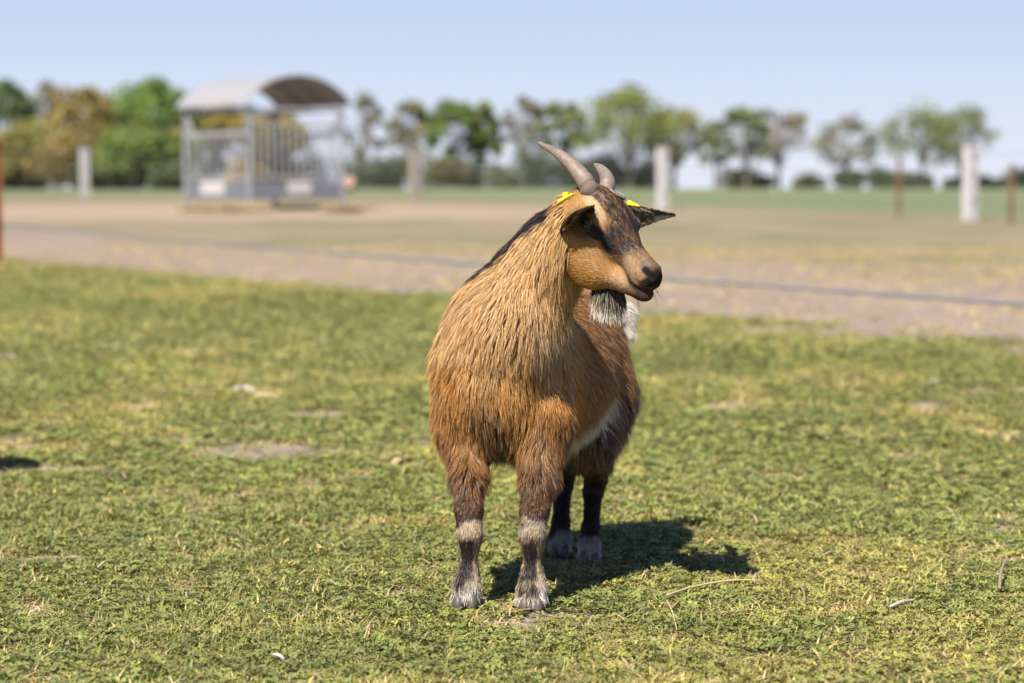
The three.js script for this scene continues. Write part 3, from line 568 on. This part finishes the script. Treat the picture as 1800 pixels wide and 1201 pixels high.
// ------------------------------------------------------------------ hay rack with a curved roof
{
  const near = P(440, 365, 47), th = 31 * Math.PI / 180, c = near.clone().add(V(Math.cos(th) - 1.56 * Math.sin(th), 0, -Math.sin(th) - 1.56 * Math.cos(th))); c.y = terrain(c.x, c.z);
  const g = thing('hay_rack', c, 'galvanised hay rack with curved metal roof and barred sides on the bare earth', 'hay rack'); g.rotation.y = th;
  const zinc = std([.27, .275, .30], .5, { metalness: .2 }), roofM = std([.30, .285, .295], .5, { metalness: .15 }), trough = std([.155, .16, .19], .55, { metalness: .2 });
  const w = 1.0, l = 1.56, eave = 2.03;
  for (const [x, z] of [[-w, l], [w, l], [-w, -l], [w, -l]]) mesh('post', box(x - .04, x + .04, -.08, eave, z - .04, z + .04), zinc, g);
  // roof: a bent sheet with ribs, rims along eaves and arches
  const arc = (t, r = 0) => { const R = 1.30, a = (t - .5) * 2 * 1.0; return [Math.sin(a) * (R + r) * (w + .14) / (R * Math.sin(1.0)), eave + .02 + (Math.cos(a) - Math.cos(1.0)) * (R + r) * .93]; };
  const roof = []; for (const r of [0, .02]) for (let i = 0; i <= 60; i++) roof.push(arc(i / 60, r + Math.abs(Math.sin(i / 60 * Math.PI * 18)) * .016));
  const s = new THREE.Shape(); roof.slice(0, 61).forEach(([x, y], i) => i ? s.lineTo(x, y) : s.moveTo(x, y)); roof.slice(61).reverse().forEach(([x, y]) => s.lineTo(x, y));
  const rg = new THREE.ExtrudeGeometry(s, { depth: 2 * l + .3, bevelEnabled: false }).translate(0, 0, -l - .15), rf = mesh('roof', rg, roofM, g);
  for (const z of [-l, -l / 3, l / 3, l]) { const pts = []; for (let i = 0; i <= 12; i++) { const [x, y] = arc(i / 12, -.03); pts.push(V(x, y, z)); } mesh('roof_hoop', tube(pts, [.025, .025], 8), zinc, rf); }
  for (const x of [-w, w]) mesh('eave_rail', box(x - .035, x + .035, eave - .10, eave - .02, -l + .06, l - .06), zinc, g);
  for (const z of [-l, l]) { mesh('tie_rail', box(-w + .06, w - .06, eave - .12, eave - .05, z - .03, z + .03), zinc, g); }
  // trough panels with pale plates
  for (const z of [-l, l]) mesh('trough_panel', box(-w + .052, w - .052, .20, .53, z - .02, z + .02), trough, g);
  for (const x of [-w, w]) mesh('trough_panel', box(x - .02, x + .02, .20, .53, -l + .052, l - .052), trough, g);
  mesh('trough_floor', box(-w + .03, w - .03, .21, .24, -l + .03, l - .03), trough, g);
  const plate = std([.42, .40, .40], .6);
  mesh('sign_plate', box(-.21, .30, .29, .55, l + .024, l + .034), plate, g).userData.label = 'pale plate on the end panel';
  mesh('sign_plate', box(-w - .036, -w - .024, .28, .55, -.75, .40), plate, g).userData.label = 'pale plate on the long panel';
  // upright bars at the ends, slanted feeding bars on the long sides
  for (const z of [-l, l]) {
    mesh('bar_rail', box(-w + .052, w - .052, 1.64, 1.69, z - .022, z + .022), zinc, g); mesh('bar_rail', box(-w + .052, w - .052, .60, .65, z - .022, z + .022), zinc, g);
    for (let i = 1; i < 13; i++) mesh('upright_bar', bar(V(-w + i / 13 * 2 * w, .655, z), V(-w + i / 13 * 2 * w, 1.635, z), .019), zinc, g);
  }
  for (const x of [-w, w]) {
    mesh('feed_rail', box(x - .024, x + .024, 1.44, 1.53, -l + .055, l - .055), zinc, g); mesh('feed_rail', box(x - .022, x + .022, .58, .63, -l + .055, l - .055), zinc, g);
    for (let i = 0; i < 6; i++) { const z = -l + .30 + i * .47; mesh('slanted_bar', bar(V(x, .63, z + .20), V(x, 1.435, z - .05), .022), zinc, g); }
    mesh('corner_brace', bar(V(x, 1.53, -l + .32), V(x, eave - .1, -l + .1), .025), zinc, g); mesh('corner_brace', bar(V(x, 1.53, l - .32), V(x, eave - .1, l - .1), .025), zinc, g);
  }
  // hay lying in the rack, and spilled below it
  const r = rng(31);
  function hayHeap(rx, ry, rz, n) { const pos = [], col = [], idx = []; for (let i = 0; i < n; i++) { const a = r() * 6.28, q = Math.sqrt(r()), x = Math.cos(a) * q, z = Math.sin(a) * q, y = (1 - q * q) * (.5 + .6 * noise(x * 4 + rx, 1, z * 4)), b = r() * 6.28, L = .10 + r() * .16, i0 = pos.length / 3, tilt = (r() - .5) * .7, k = .7 + r() * .5; const dx = Math.cos(b) * L, dz = Math.sin(b) * L, yy = Math.max(.01, y * ry + r() * .05); pos.push(x * rx - dx, yy - tilt * L, z * rz - dz, x * rx + dx, yy + tilt * L, z * rz + dz, x * rx - dz * .18, yy + .015, z * rz + dx * .18); for (let m = 0; m < 3; m++) col.push(.50 * k, .39 * k, .23 * k); idx.push(i0, i0 + 1, i0 + 2); } return build(pos, null, col, idx); }
  const hayM = std([1, 1, 1], .9, { vertexColors: true, side: THREE.DoubleSide });
  const hay = mesh('hay', hayHeap(.88, .85, 1.5, 6500).applyMatrix4(new THREE.Matrix4().makeRotationY(th)).translate(c.x, c.y + .245, c.z), hayM); tag(hay, 'pale dry hay heaped inside the roofed rack', 'hay', null, 'stuff');
  for (const [px, py, rx, rz, lb] of [[395, 372, .9, .5, 'straw spilled on the earth before the long side of the rack'], [605, 374, .35, .3, 'small wisp of straw at the far foot of the hay rack']]) { const p = onGround(px, py), h = mesh('spilled_straw', hayHeap(rx, .06, rz, 1500).translate(p.x, p.y, p.z), hayM); tag(h, lb, 'straw', null, 'stuff'); }
  // round pinkish lick on the far post
  const q = V(w + .16, .50, l).applyAxisAngle(V(0, 1, 0), th).add(c), lick = thing('salt_lick', q, 'round pinkish salt lick hung on the outer post of the hay rack', 'salt lick');
  const lg = new THREE.LatheGeometry([[0, -.13], [.10, -.13], [.13, -.10], [.135, 0], [.13, .10], [.10, .13], [.02, .13], [.02, .05]].map(([a, b]) => new THREE.Vector2(a, b)), 20); lg.rotateX(1.2); mesh('block', lg, std([.32, .21, .17], .8), lick);
  mesh('hook', tube([V(0, .05, 0), V(-.03, .17, 0), V(-.12 * Math.cos(th), .13, .12 * Math.sin(th))], [.008, .008], 8), zinc, lick);
}

// ------------------------------------------------------------------ fences
const concrete = std([.43, .41, .42], .9, { bumpMap: noiseTexture(128, (u, v) => { const k = tileNoise(u, v, 40, 4); return [k, k, k]; }), bumpScale: .004 });
const weathered = std([.27, .215, .19], .92);
function postGeo(h, w, cap = .03) { const s = new THREE.Shape(); const a = w / 2, c = .012; s.moveTo(-a + c, -a); s.lineTo(a - c, -a); s.lineTo(a, -a + c); s.lineTo(a, a - c); s.lineTo(a - c, a); s.lineTo(-a + c, a); s.lineTo(-a, a - c); s.lineTo(-a, -a + c); s.closePath(); const g = new THREE.ExtrudeGeometry(s, { depth: h + .2 - cap, bevelEnabled: true, bevelSize: -.02, bevelOffset: .02 - .02, bevelThickness: cap, bevelSegments: 2 }); g.rotateX(-Math.PI / 2); return g.translate(0, -.2, 0); }
const farPosts = [
  [1705, 388, 40, 1.26, .225, concrete, 'pale concrete fence post with green field behind, the thickest of all the posts'],
  [1165, 365, 48.3, 1.26, .22, concrete, 'pale concrete fence post just beyond the snout of the goat'],
  [728, 347, 59, 1.28, .24, weathered, 'brownish weathered concrete fence post standing clear of the hay rack'],
  [149, 346, 62.5, 1.27, .23, concrete, 'pale concrete fence post before the bronze-leaved trees'],
];
const tops = [];
for (const [px, py, D, h, w, m, label] of farPosts) {
  const p = P(px, py, D); p.y = terrain(p.x, p.z); const g = thing('concrete_post', p, label, 'fence post', 'concrete posts of the far fence');
  mesh('shaft', postGeo(h, w), m, g); g.rotation.y = .5; tops.push([p, h, w]);
  for (const hh of [.35, .8, 1.1]) mesh('wire_staple', new THREE.TorusGeometry(.03, .006, 6, 12).translate(0, hh, w / 2), std([.2, .2, .2], .5, { metalness: .7 }), g);
}
{
  const p = P(408, 325, 66); p.y = terrain(p.x, p.z); const g = thing('concrete_post', p, 'narrow pale concrete post seen through the open side of the hay rack', 'fence post', 'concrete posts of the far fence'); mesh('shaft', postGeo(1.15, .20), concrete, g); tops.splice(3, 0, [p, 1.15, .2]);
}
const rust = std([.20, .085, .045], .85), orangeRust = std([.27, .085, .032], .8);
function steelPost(p, h, w, m, label) { const g = thing('steel_post', p, label, 'fence post', 'rusty steel fence posts'); mesh('angle_iron', mergeGeometries([box(-w / 2, w / 2, -.25, h, -.006, .006, .002), box(-w / 2, -w / 2 + .012, -.25, h, .006, w, .002)]), m, g); for (const hh of [h * .32, h * .95]) mesh('insulator', new THREE.CylinderGeometry(.014, .014, .05, 10).rotateX(Math.PI / 2).translate(0, hh, .034), std([.03, .03, .03], .5), g); return g; }
for (const [px, D, h, l] of [[1580, 43, 1.02, 'rusty brown steel fence post standing alone between two pale concrete posts'], [1778, 38, .95, 'rusty brown steel fence post beside the thickest concrete post']]) { const p = P(px, 380, D); p.y = terrain(p.x, p.z); steelPost(p, h, .07, rust, l); }
// near fence: orange-rusted post and a dark electric rope slung low across the track
{
  const p0 = P(-1, 462, 20.6); p0.y = 0; steelPost(p0, 1.08, .055, orangeRust, 'orange rusted steel post of the low rope fence at the grass edge');
  const end = V(6.2, 0, -2.8).lerp(p0, 0); end.copy(p0).add(R1.clone().sub(R0).multiplyScalar(1.55)); 
  steelPost(V(end.x, terrain(end.x, end.z), end.z), 1.08, .055, orangeRust, 'orange rusted steel post out at the open end of the rope fence');
  const a = P(4, 396, 20.55), b = P(1800, 521, 9.85), k = b.clone().sub(a), pts = []; for (let i = 0; i <= 12; i++) { const t = i / 12 * 1.55; pts.push(a.clone().addScaledVector(k, t).add(V(0, -.035 * Math.sin(t / 1.55 * Math.PI), 0))); }
  tag(mesh('fence_rope', tube(pts, [.008, .008], 8), std([.15, .15, .18], .7)), 'dark electric fence rope strung low across the worn track', 'rope');
}
// wires of the far fence, post to post
{
  const pts = tops.map(([p, h, w]) => p.clone().add(V(0, 0, w / 2 + .03))), A = pts[0].clone().add(pts[0].clone().sub(pts[1]).multiplyScalar(.8)), Z = pts[pts.length - 1].clone().add(pts[pts.length - 1].clone().sub(pts[pts.length - 2])); const line = [A, ...pts, Z];
  const g = thing('wire_fence', V(0, 0, 0), 'thin grey wire strands strung between the concrete posts', 'wire fence');
  for (const h of [.12, .35, .6, .8, 1.1]) { const gs = []; for (let i = 0; i < line.length - 1; i++) gs.push(bar(line[i].clone().setY(terrain(line[i].x, line[i].z) + h), line[i + 1].clone().setY(terrain(line[i + 1].x, line[i + 1].z) + h), .006, 5)); mesh('wire', mergeGeometries(gs), std([.33, .33, .33], .5, { metalness: .5 }), g); }
}

// ------------------------------------------------------------------ trees and bushes at the far side of the field
const barkM = std([.105, .085, .068], .95), barkPale = std([.17, .15, .13], .95);
const leafCache = {};
function leafMatOf(rgb) { const k = rgb.join(); return leafCache[k] ||= phy([1, 1, 1], .8, { vertexColors: true, side: THREE.DoubleSide, transmission: .3, thickness: 0, name: 'leaves' }); }
const limb = (a, b, ra, rb) => bar(a, b, ra, 6, rb);
function tree(px, top, wpx, D, rgb, dens, label, o = {}) {
  const base = P(px, 332, D); base.y = terrain(base.x, base.z) - .05; const r = rng(px * 7 + top * 13), topP = P(px, top, D), Hh = topP.y - base.y, Wd = wpx * 1.28 * D / FPX, low = (o.low ?? .32) * .62; rgb = [rgb[0] * 1.9, rgb[1] * 1.75, rgb[2] * 1.6]; if (px > 600) dens *= .8;
  const g = thing(o.name ?? 'field_tree', base, label, 'tree', 'trees along the far edge of the field'), gs = [], tr = Hh * .022, fork = Hh * low;
  gs.push(limb(V(0, -.3, 0), V(0, fork, 0), tr * 1.3, tr)); const clumps = [];
  const nl = 7; for (let i = 0; i < nl; i++) {
    const a = i * 2.4 + r(), k = .35 + .6 * r(), e = V(Math.cos(a) * Wd * .40 * k, fork + (Hh - fork) * (.35 + .55 * r()), Math.sin(a) * Wd * .40 * k), m = V(e.x * .45, lerp(fork, e.y, .5), e.z * .45);
    gs.push(limb(V(0, fork * (.8 + .2 * r()), 0), m, tr * .75, tr * .42), limb(m, e, tr * .42, tr * .12));
    for (let q = 0; q < 5; q++) { const e2 = m.clone().lerp(e, .3 + .6 * r()), f = e2.clone().add(V((r() - .5) * Wd * .34, (r() - .2) * Hh * .16, (r() - .5) * Wd * .34)); gs.push(limb(e2, f, tr * .2, tr * .05)); }
  }
  gs.push(limb(V(0, fork, 0), V((r() - .5) * .6, Hh * .93, 0), tr * .8, tr * .1));
  mesh('trunk', mergeGeometries(gs), o.bark ?? barkM, g);
  // leaf sprays gathered in clumps over the crown's dome
  const nc = Math.round(16 + 22 * dens); for (let i = 0; i < nc; i++) { const a = r() * 6.28, v = r(), el = lerp(-.75, 1, Math.pow(v, .62)), rad = Math.sqrt(Math.max(.05, 1 - el * el)) * (.55 + .45 * Math.sqrt(r())); clumps.push([Math.cos(a) * rad * Wd * .46, fork + (Hh - fork) * (.42 + .5 * el * (.75 + .25 * r())), Math.sin(a) * rad * Wd * .46, Wd * (.09 + .11 * r()), .7 + .6 * r()]); }
  const pos = [], col = [], idx = [], per = Math.round(115 * dens * (o.fine ?? 1));
  for (const [cx, cy, cz, cr, tone] of clumps) for (let i = 0; i < per; i++) {
    const u = r() * 2 - 1, a = r() * 6.28, q = Math.cbrt(r()) * cr, s = Math.sqrt(1 - u * u), x = cx + Math.cos(a) * s * q * 1.15, y = cy + u * q * .8, z = cz + Math.sin(a) * s * q * 1.15, L = (.10 + .13 * r()) * D / 260 * (o.leaf ?? 1) + .06;
    const A = V(r() - .5, r() - .5, r() - .5).normalize().multiplyScalar(L), Bq = V(r() - .5, r() - .5, r() - .5).cross(A).normalize().multiplyScalar(L * .75), i0 = pos.length / 3, k = tone * (.7 + .6 * r()), h = (r() - .5) * .25;
    pos.push(x - A.x, y - A.y, z - A.z, x + Bq.x, y + Bq.y, z + Bq.z, x + A.x, y + A.y, z + A.z, x - Bq.x, y - Bq.y, z - Bq.z); for (let m = 0; m < 4; m++) col.push(rgb[0] * k * (1 + h), rgb[1] * k, rgb[2] * k * (1 - h)); idx.push(i0, i0 + 1, i0 + 2, i0, i0 + 2, i0 + 3);
  }
  mesh('crown', build(pos, null, col, idx), leafMatOf(rgb), g); return g;
}
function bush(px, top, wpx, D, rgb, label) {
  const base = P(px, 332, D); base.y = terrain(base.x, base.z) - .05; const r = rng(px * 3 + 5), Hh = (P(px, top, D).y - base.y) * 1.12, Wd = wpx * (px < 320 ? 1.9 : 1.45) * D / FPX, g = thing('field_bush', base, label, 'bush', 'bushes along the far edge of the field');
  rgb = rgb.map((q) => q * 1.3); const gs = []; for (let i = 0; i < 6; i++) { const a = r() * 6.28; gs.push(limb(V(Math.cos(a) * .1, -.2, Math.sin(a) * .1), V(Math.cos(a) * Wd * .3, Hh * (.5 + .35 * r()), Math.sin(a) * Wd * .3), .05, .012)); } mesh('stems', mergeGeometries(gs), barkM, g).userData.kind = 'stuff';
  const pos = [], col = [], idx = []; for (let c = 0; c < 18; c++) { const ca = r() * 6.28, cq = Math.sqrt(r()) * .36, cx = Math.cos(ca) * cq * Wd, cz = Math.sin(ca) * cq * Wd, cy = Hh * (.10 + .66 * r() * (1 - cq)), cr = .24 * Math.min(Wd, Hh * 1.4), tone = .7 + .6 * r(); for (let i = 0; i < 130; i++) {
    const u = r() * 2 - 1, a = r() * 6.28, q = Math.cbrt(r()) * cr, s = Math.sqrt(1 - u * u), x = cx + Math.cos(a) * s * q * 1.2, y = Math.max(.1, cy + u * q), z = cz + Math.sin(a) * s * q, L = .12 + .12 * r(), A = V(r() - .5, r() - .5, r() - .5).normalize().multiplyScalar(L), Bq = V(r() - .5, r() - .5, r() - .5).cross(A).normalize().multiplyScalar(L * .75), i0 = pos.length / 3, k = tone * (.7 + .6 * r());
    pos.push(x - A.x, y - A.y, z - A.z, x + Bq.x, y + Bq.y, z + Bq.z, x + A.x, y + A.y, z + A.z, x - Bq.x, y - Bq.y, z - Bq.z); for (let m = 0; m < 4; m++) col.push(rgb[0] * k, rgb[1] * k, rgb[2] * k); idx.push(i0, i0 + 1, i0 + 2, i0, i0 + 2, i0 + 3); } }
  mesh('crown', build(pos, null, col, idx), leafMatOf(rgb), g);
}
const GRN = [.070, .115, .022], DGR = [.045, .075, .022], OLV = [.120, .118, .026], BRZ = [.130, .105, .026], GRYG = [.105, .105, .070], YEL = [.175, .145, .018];
for (const a of [
  // px, top, width, metres, leaf colour, density
  [12, 136, 90, 190, DGR, .9, 'dark green tree rising at the outer end of the left wood', { low: .12 }],
  [72, 130, 85, 205, GRYG, .4, 'thin grey-leaved tree between the dark green and the bronze tree', { low: .2 }],
  [62, 215, 120, 180, OLV, .9, 'low olive tree filling the wood beneath the thin grey tree', { low: .1 }],
  [140, 140, 120, 190, BRZ, 1.0, 'tall bronze-leaved tree behind the leftmost pale concrete post', { low: .1 }],
  [130, 235, 130, 178, [.120, .095, .026], 1, 'squat bronze tree at the foot of the tall bronze one', { low: .06 }],
  [205, 178, 110, 200, [.105, .098, .024], .9, 'olive brown tree next to the bright green round tree', { low: .1 }],
  [278, 130, 130, 185, [.066, .112, .018], 1.3, 'full round bright green tree beside the roof of the hay rack', { low: .1 }],
  [250, 220, 120, 175, [.075, .105, .018], 1, 'low green tree under the full round one by the hay rack', { low: .06 }],
  [390, 190, 150, 230, YEL, 1.2, 'yellow-leaved tree seen through the long side of the hay rack', { low: .3 }],
  [490, 192, 90, 230, YEL, 1, 'yellow-leaved tree seen behind the arched end of the hay rack', { low: .3 }],
  [636, 155, 72, 280, GRYG, .42, 'slender sparse grey tree just past the hay rack', { low: .25 }],
  [722, 170, 72, 280, [.105, .105, .045], .6, 'small olive tree directly above the brownish concrete post', { low: .45 }],
  [800, 166, 78, 280, GRN, 1.0, 'dense green tree, taller of the twin pair left of the horns', { low: .35 }],
  [848, 172, 56, 284, [.085, .115, .026], .9, 'lighter green tree, right one of the twin pair left of the horns', { low: .35 }],
  [925, 158, 74, 290, GRYG, .55, 'sparse grey-green tree rising over the curved near horn tip', { low: .3 }],
  [992, 162, 72, 285, [.090, .110, .032], .75, 'rounded green tree standing above the bend of the near horn', { low: .4 }],
  [1108, 151, 150, 280, [.088, .112, .022], .95, 'widest green tree with broad dome crown above the goat head', { low: .4 }],
  [1185, 184, 96, 286, [.100, .105, .034], .75, 'olive tree leaning on the right flank of the broad dome tree', { low: .35 }],
  [1258, 206, 50, 300, [.085, .105, .040], .5, 'smallest tree, between the olive tree and the two-toned pair', { low: .4 }],
  [1312, 175, 74, 295, [.072, .100, .036], .62, 'green half of the two-toned pair of trees', { low: .38 }],
  [1368, 177, 86, 300, [.125, .105, .070], .5, 'brownish half of the two-toned pair of trees', { low: .4 }],
  [1487, 200, 92, 320, [.100, .100, .060], .5, 'lone small round sparse tree in the open gap of the row', { low: .42 }],
  [1622, 176, 110, 300, [.088, .108, .034], .6, 'airy green tree left of the thickest concrete post', { low: .42 }],
  [1688, 182, 100, 304, [.080, .100, .034], .55, 'airy green tree right above the thickest concrete post', { low: .42 }],
]) tree(...a);
for (const a of [
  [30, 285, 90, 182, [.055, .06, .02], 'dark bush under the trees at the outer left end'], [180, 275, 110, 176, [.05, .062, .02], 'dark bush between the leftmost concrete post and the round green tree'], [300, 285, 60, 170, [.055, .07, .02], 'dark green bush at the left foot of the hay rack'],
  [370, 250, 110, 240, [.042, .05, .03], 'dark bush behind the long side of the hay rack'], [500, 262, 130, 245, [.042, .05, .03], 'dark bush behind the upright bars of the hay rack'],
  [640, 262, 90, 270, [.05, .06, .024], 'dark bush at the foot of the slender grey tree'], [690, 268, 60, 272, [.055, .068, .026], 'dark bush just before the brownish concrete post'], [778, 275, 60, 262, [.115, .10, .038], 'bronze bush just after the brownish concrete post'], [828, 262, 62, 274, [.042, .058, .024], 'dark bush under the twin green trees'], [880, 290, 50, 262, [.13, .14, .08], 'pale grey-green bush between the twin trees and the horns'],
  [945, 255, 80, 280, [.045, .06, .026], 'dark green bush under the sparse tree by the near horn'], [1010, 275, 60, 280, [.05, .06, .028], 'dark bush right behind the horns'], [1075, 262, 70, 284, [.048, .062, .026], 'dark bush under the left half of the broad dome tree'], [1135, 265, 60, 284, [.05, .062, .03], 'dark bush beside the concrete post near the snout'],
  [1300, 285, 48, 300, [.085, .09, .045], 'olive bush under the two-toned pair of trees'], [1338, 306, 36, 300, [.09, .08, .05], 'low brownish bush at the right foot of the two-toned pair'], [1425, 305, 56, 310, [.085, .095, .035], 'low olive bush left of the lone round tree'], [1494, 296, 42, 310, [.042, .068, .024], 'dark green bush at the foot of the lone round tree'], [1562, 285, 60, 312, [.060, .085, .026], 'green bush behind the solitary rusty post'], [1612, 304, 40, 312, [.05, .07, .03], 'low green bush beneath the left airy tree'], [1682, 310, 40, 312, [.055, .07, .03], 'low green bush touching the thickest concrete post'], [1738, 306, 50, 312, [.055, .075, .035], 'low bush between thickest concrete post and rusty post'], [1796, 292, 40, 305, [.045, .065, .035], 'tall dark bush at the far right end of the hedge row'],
]) bush(...a);

// ------------------------------------------------------------------ small things lying in the grass
{
  const straw = std([.42, .33, .19], .8), paleM = std([.40, .35, .30], .8), twig = std([.22, .17, .12], .9), leafy = std([.36, .25, .13], .85, { side: THREE.DoubleSide }), G = (px, py, h = .014) => onGround(px, py).add(V(0, h, 0));
  const stalk = (pts, r, m, label, cat = 'straw stalk', name = 'straw_stalk') => tag(mesh(name, tube(pts, r, 7), m), label, cat, cat === 'straw stalk' ? 'loose straw stalks' : 'twigs in the grass');
  stalk([G(1172, 1062), G(1225, 1050, .018), G(1290, 1042, .02), G(1338, 1040, .018)], [.0016, .0018, .0015, .001], straw, 'long straw stalk lying beside the shadow of the goat head');
  stalk([G(1172, 1070, .012), G(1182, 1100, .02), G(1190, 1122, .012)], [.0012, .0012, .0008], straw, 'short bent straw stalk below the long one by the shadow');
  stalk([G(1566, 1083), G(1585, 1077, .016), G(1606, 1071)], [.003, .0034, .002], paleM, 'pale peeled stick lying in the right of the meadow', 'twig', 'twig');
  stalk([G(1757, 1050), G(1760, 1035, .03), G(1770, 1020, .035)], [.003, .0026, .002], twig, 'crooked grey twig beside bare soil at the right edge', 'twig', 'twig');
  stalk([G(412, 693), G(430, 691, .016), G(447, 697)], [.008, .009, .006], paleM, 'pale broad straw beyond the bare earth patch', 'straw stalk'); stalk([G(452, 703), G(470, 703, .015), G(490, 705)], [.006, .006, .004], straw, 'tan straw next to the pale broad one', 'straw stalk');
  stalk([G(1405, 1046), G(1412, 1060, .02), G(1416, 1072)], [.002, .002, .0012], twig, 'short brown stem standing near the head shadow', 'twig', 'twig');
  stalk([G(172, 1012), G(185, 1008, .02), G(196, 1003)], [.0016, .0016, .001], straw, 'small straw stalk in the left foreground turf'); stalk([G(640, 1140), G(650, 1123, .022), G(660, 1108, .02)], [.0011, .0012, .0009], straw, 'thin straw stalk right of the curled pale leaf');
  function dryLeaf(px, py, L, w, a, m, label, name = 'dry_leaf', cat = 'leaf', curlK = 1) { const c = G(px, py, .006), pos = [], idx = [], n = 10; for (let i = 0; i <= n; i++) { const t = i / n * 2 - 1, ww = w * Math.pow(Math.cos(t * 1.45), .8), x = t * L, y = curlK * .5 * L * (1 - t * t) * .5 + .004; for (const s of [-1, 0, 1]) pos.push(x, y + (s ? .35 * ww : 0), ww * s); } for (let i = 0; i < n; i++) for (const s of [0, 1]) { const q = i * 3 + s; idx.push(q, q + 1, q + 3, q + 1, q + 4, q + 3); } const g = build(pos, null, null, idx).rotateY(a).translate(c.x, c.y, c.z); return tag(mesh(name, g, m), label, cat, 'dead leaves in the grass'); }
  const paleL = std([.42, .37, .35], .8, { side: THREE.DoubleSide });
  dryLeaf(483, 1170, .016, .006, -.6, paleL, 'curled pale grey leaf in the left foreground, by the lower edge');
  dryLeaf(640, 843, .022, .010, .2, leafy, 'tan dead leaf left of the goat, behind its front legs'); dryLeaf(705, 822, .028, .016, .9, leafy, 'largest brown dead leaf nearest to the goat chest'); dryLeaf(775, 888, .012, .008, .3, std([.50, .30, .16], .8, { side: THREE.DoubleSide }), 'small orange leaf beside the near front leg');
  dryLeaf(135, 515, .05, .03, .2, paleL, 'pale scrap lying at the far side of the meadow, upper left', 'dry_leaf', 'leaf', .5); dryLeaf(12, 636, .045, .02, 0, paleL, 'pale scrap at the left margin of the meadow', 'dry_leaf', 'leaf', .5); dryLeaf(580, 608, .05, .022, .5, std([.46, .38, .28], .85, { side: THREE.DoubleSide }), 'beige scrap in the mid meadow left of the goat shoulder', 'dry_leaf', 'leaf', .5); dryLeaf(1650, 680, .045, .015, .2, paleL, 'pale scrap in the mid meadow toward the right edge', 'dry_leaf', 'leaf', .5);
  dryLeaf(1585, 1078, .0001, .0001, 0, paleL, 'x').removeFromParent();
}
// cut log standing left of the view: its shadow reaches into the meadow
{
  const tip = onGround(58, 822), h = .80, top = V(tip.x, 0, tip.z).addScaledVector(V(SUN.x, 0, SUN.z), h / SUN.y), g = thing('chopping_log', V(top.x - .10, 0, top.z), 'upright cut log casting its shadow in at the left edge of the meadow', 'log'), r = rng(3);
  const q = []; const prof = [[0, -.02], [.16, -.02], [.155, .06], [.14, .2], [.135, .5], [.13, h - .02], [.12, h], [0, h]]; const lg = new THREE.LatheGeometry(prof.map(([a, b]) => new THREE.Vector2(a, b)), 28), at = lg.attributes.position; for (let i = 0; i < at.count; i++) { const k = 1 + .10 * (noise(Math.atan2(at.getX(i), at.getZ(i)) * 3, at.getY(i) * 2, 4) - .5); at.setX(i, at.getX(i) * k); at.setZ(i, at.getZ(i) * k); } lg.computeVertexNormals(); mesh('trunk', lg, barkPale, g); mesh('cut_face', new THREE.CylinderGeometry(.115, .118, .012, 28).translate(0, h + .004, 0), std([.45, .33, .2], .85), g);
}

renderer.render(scene, camera);
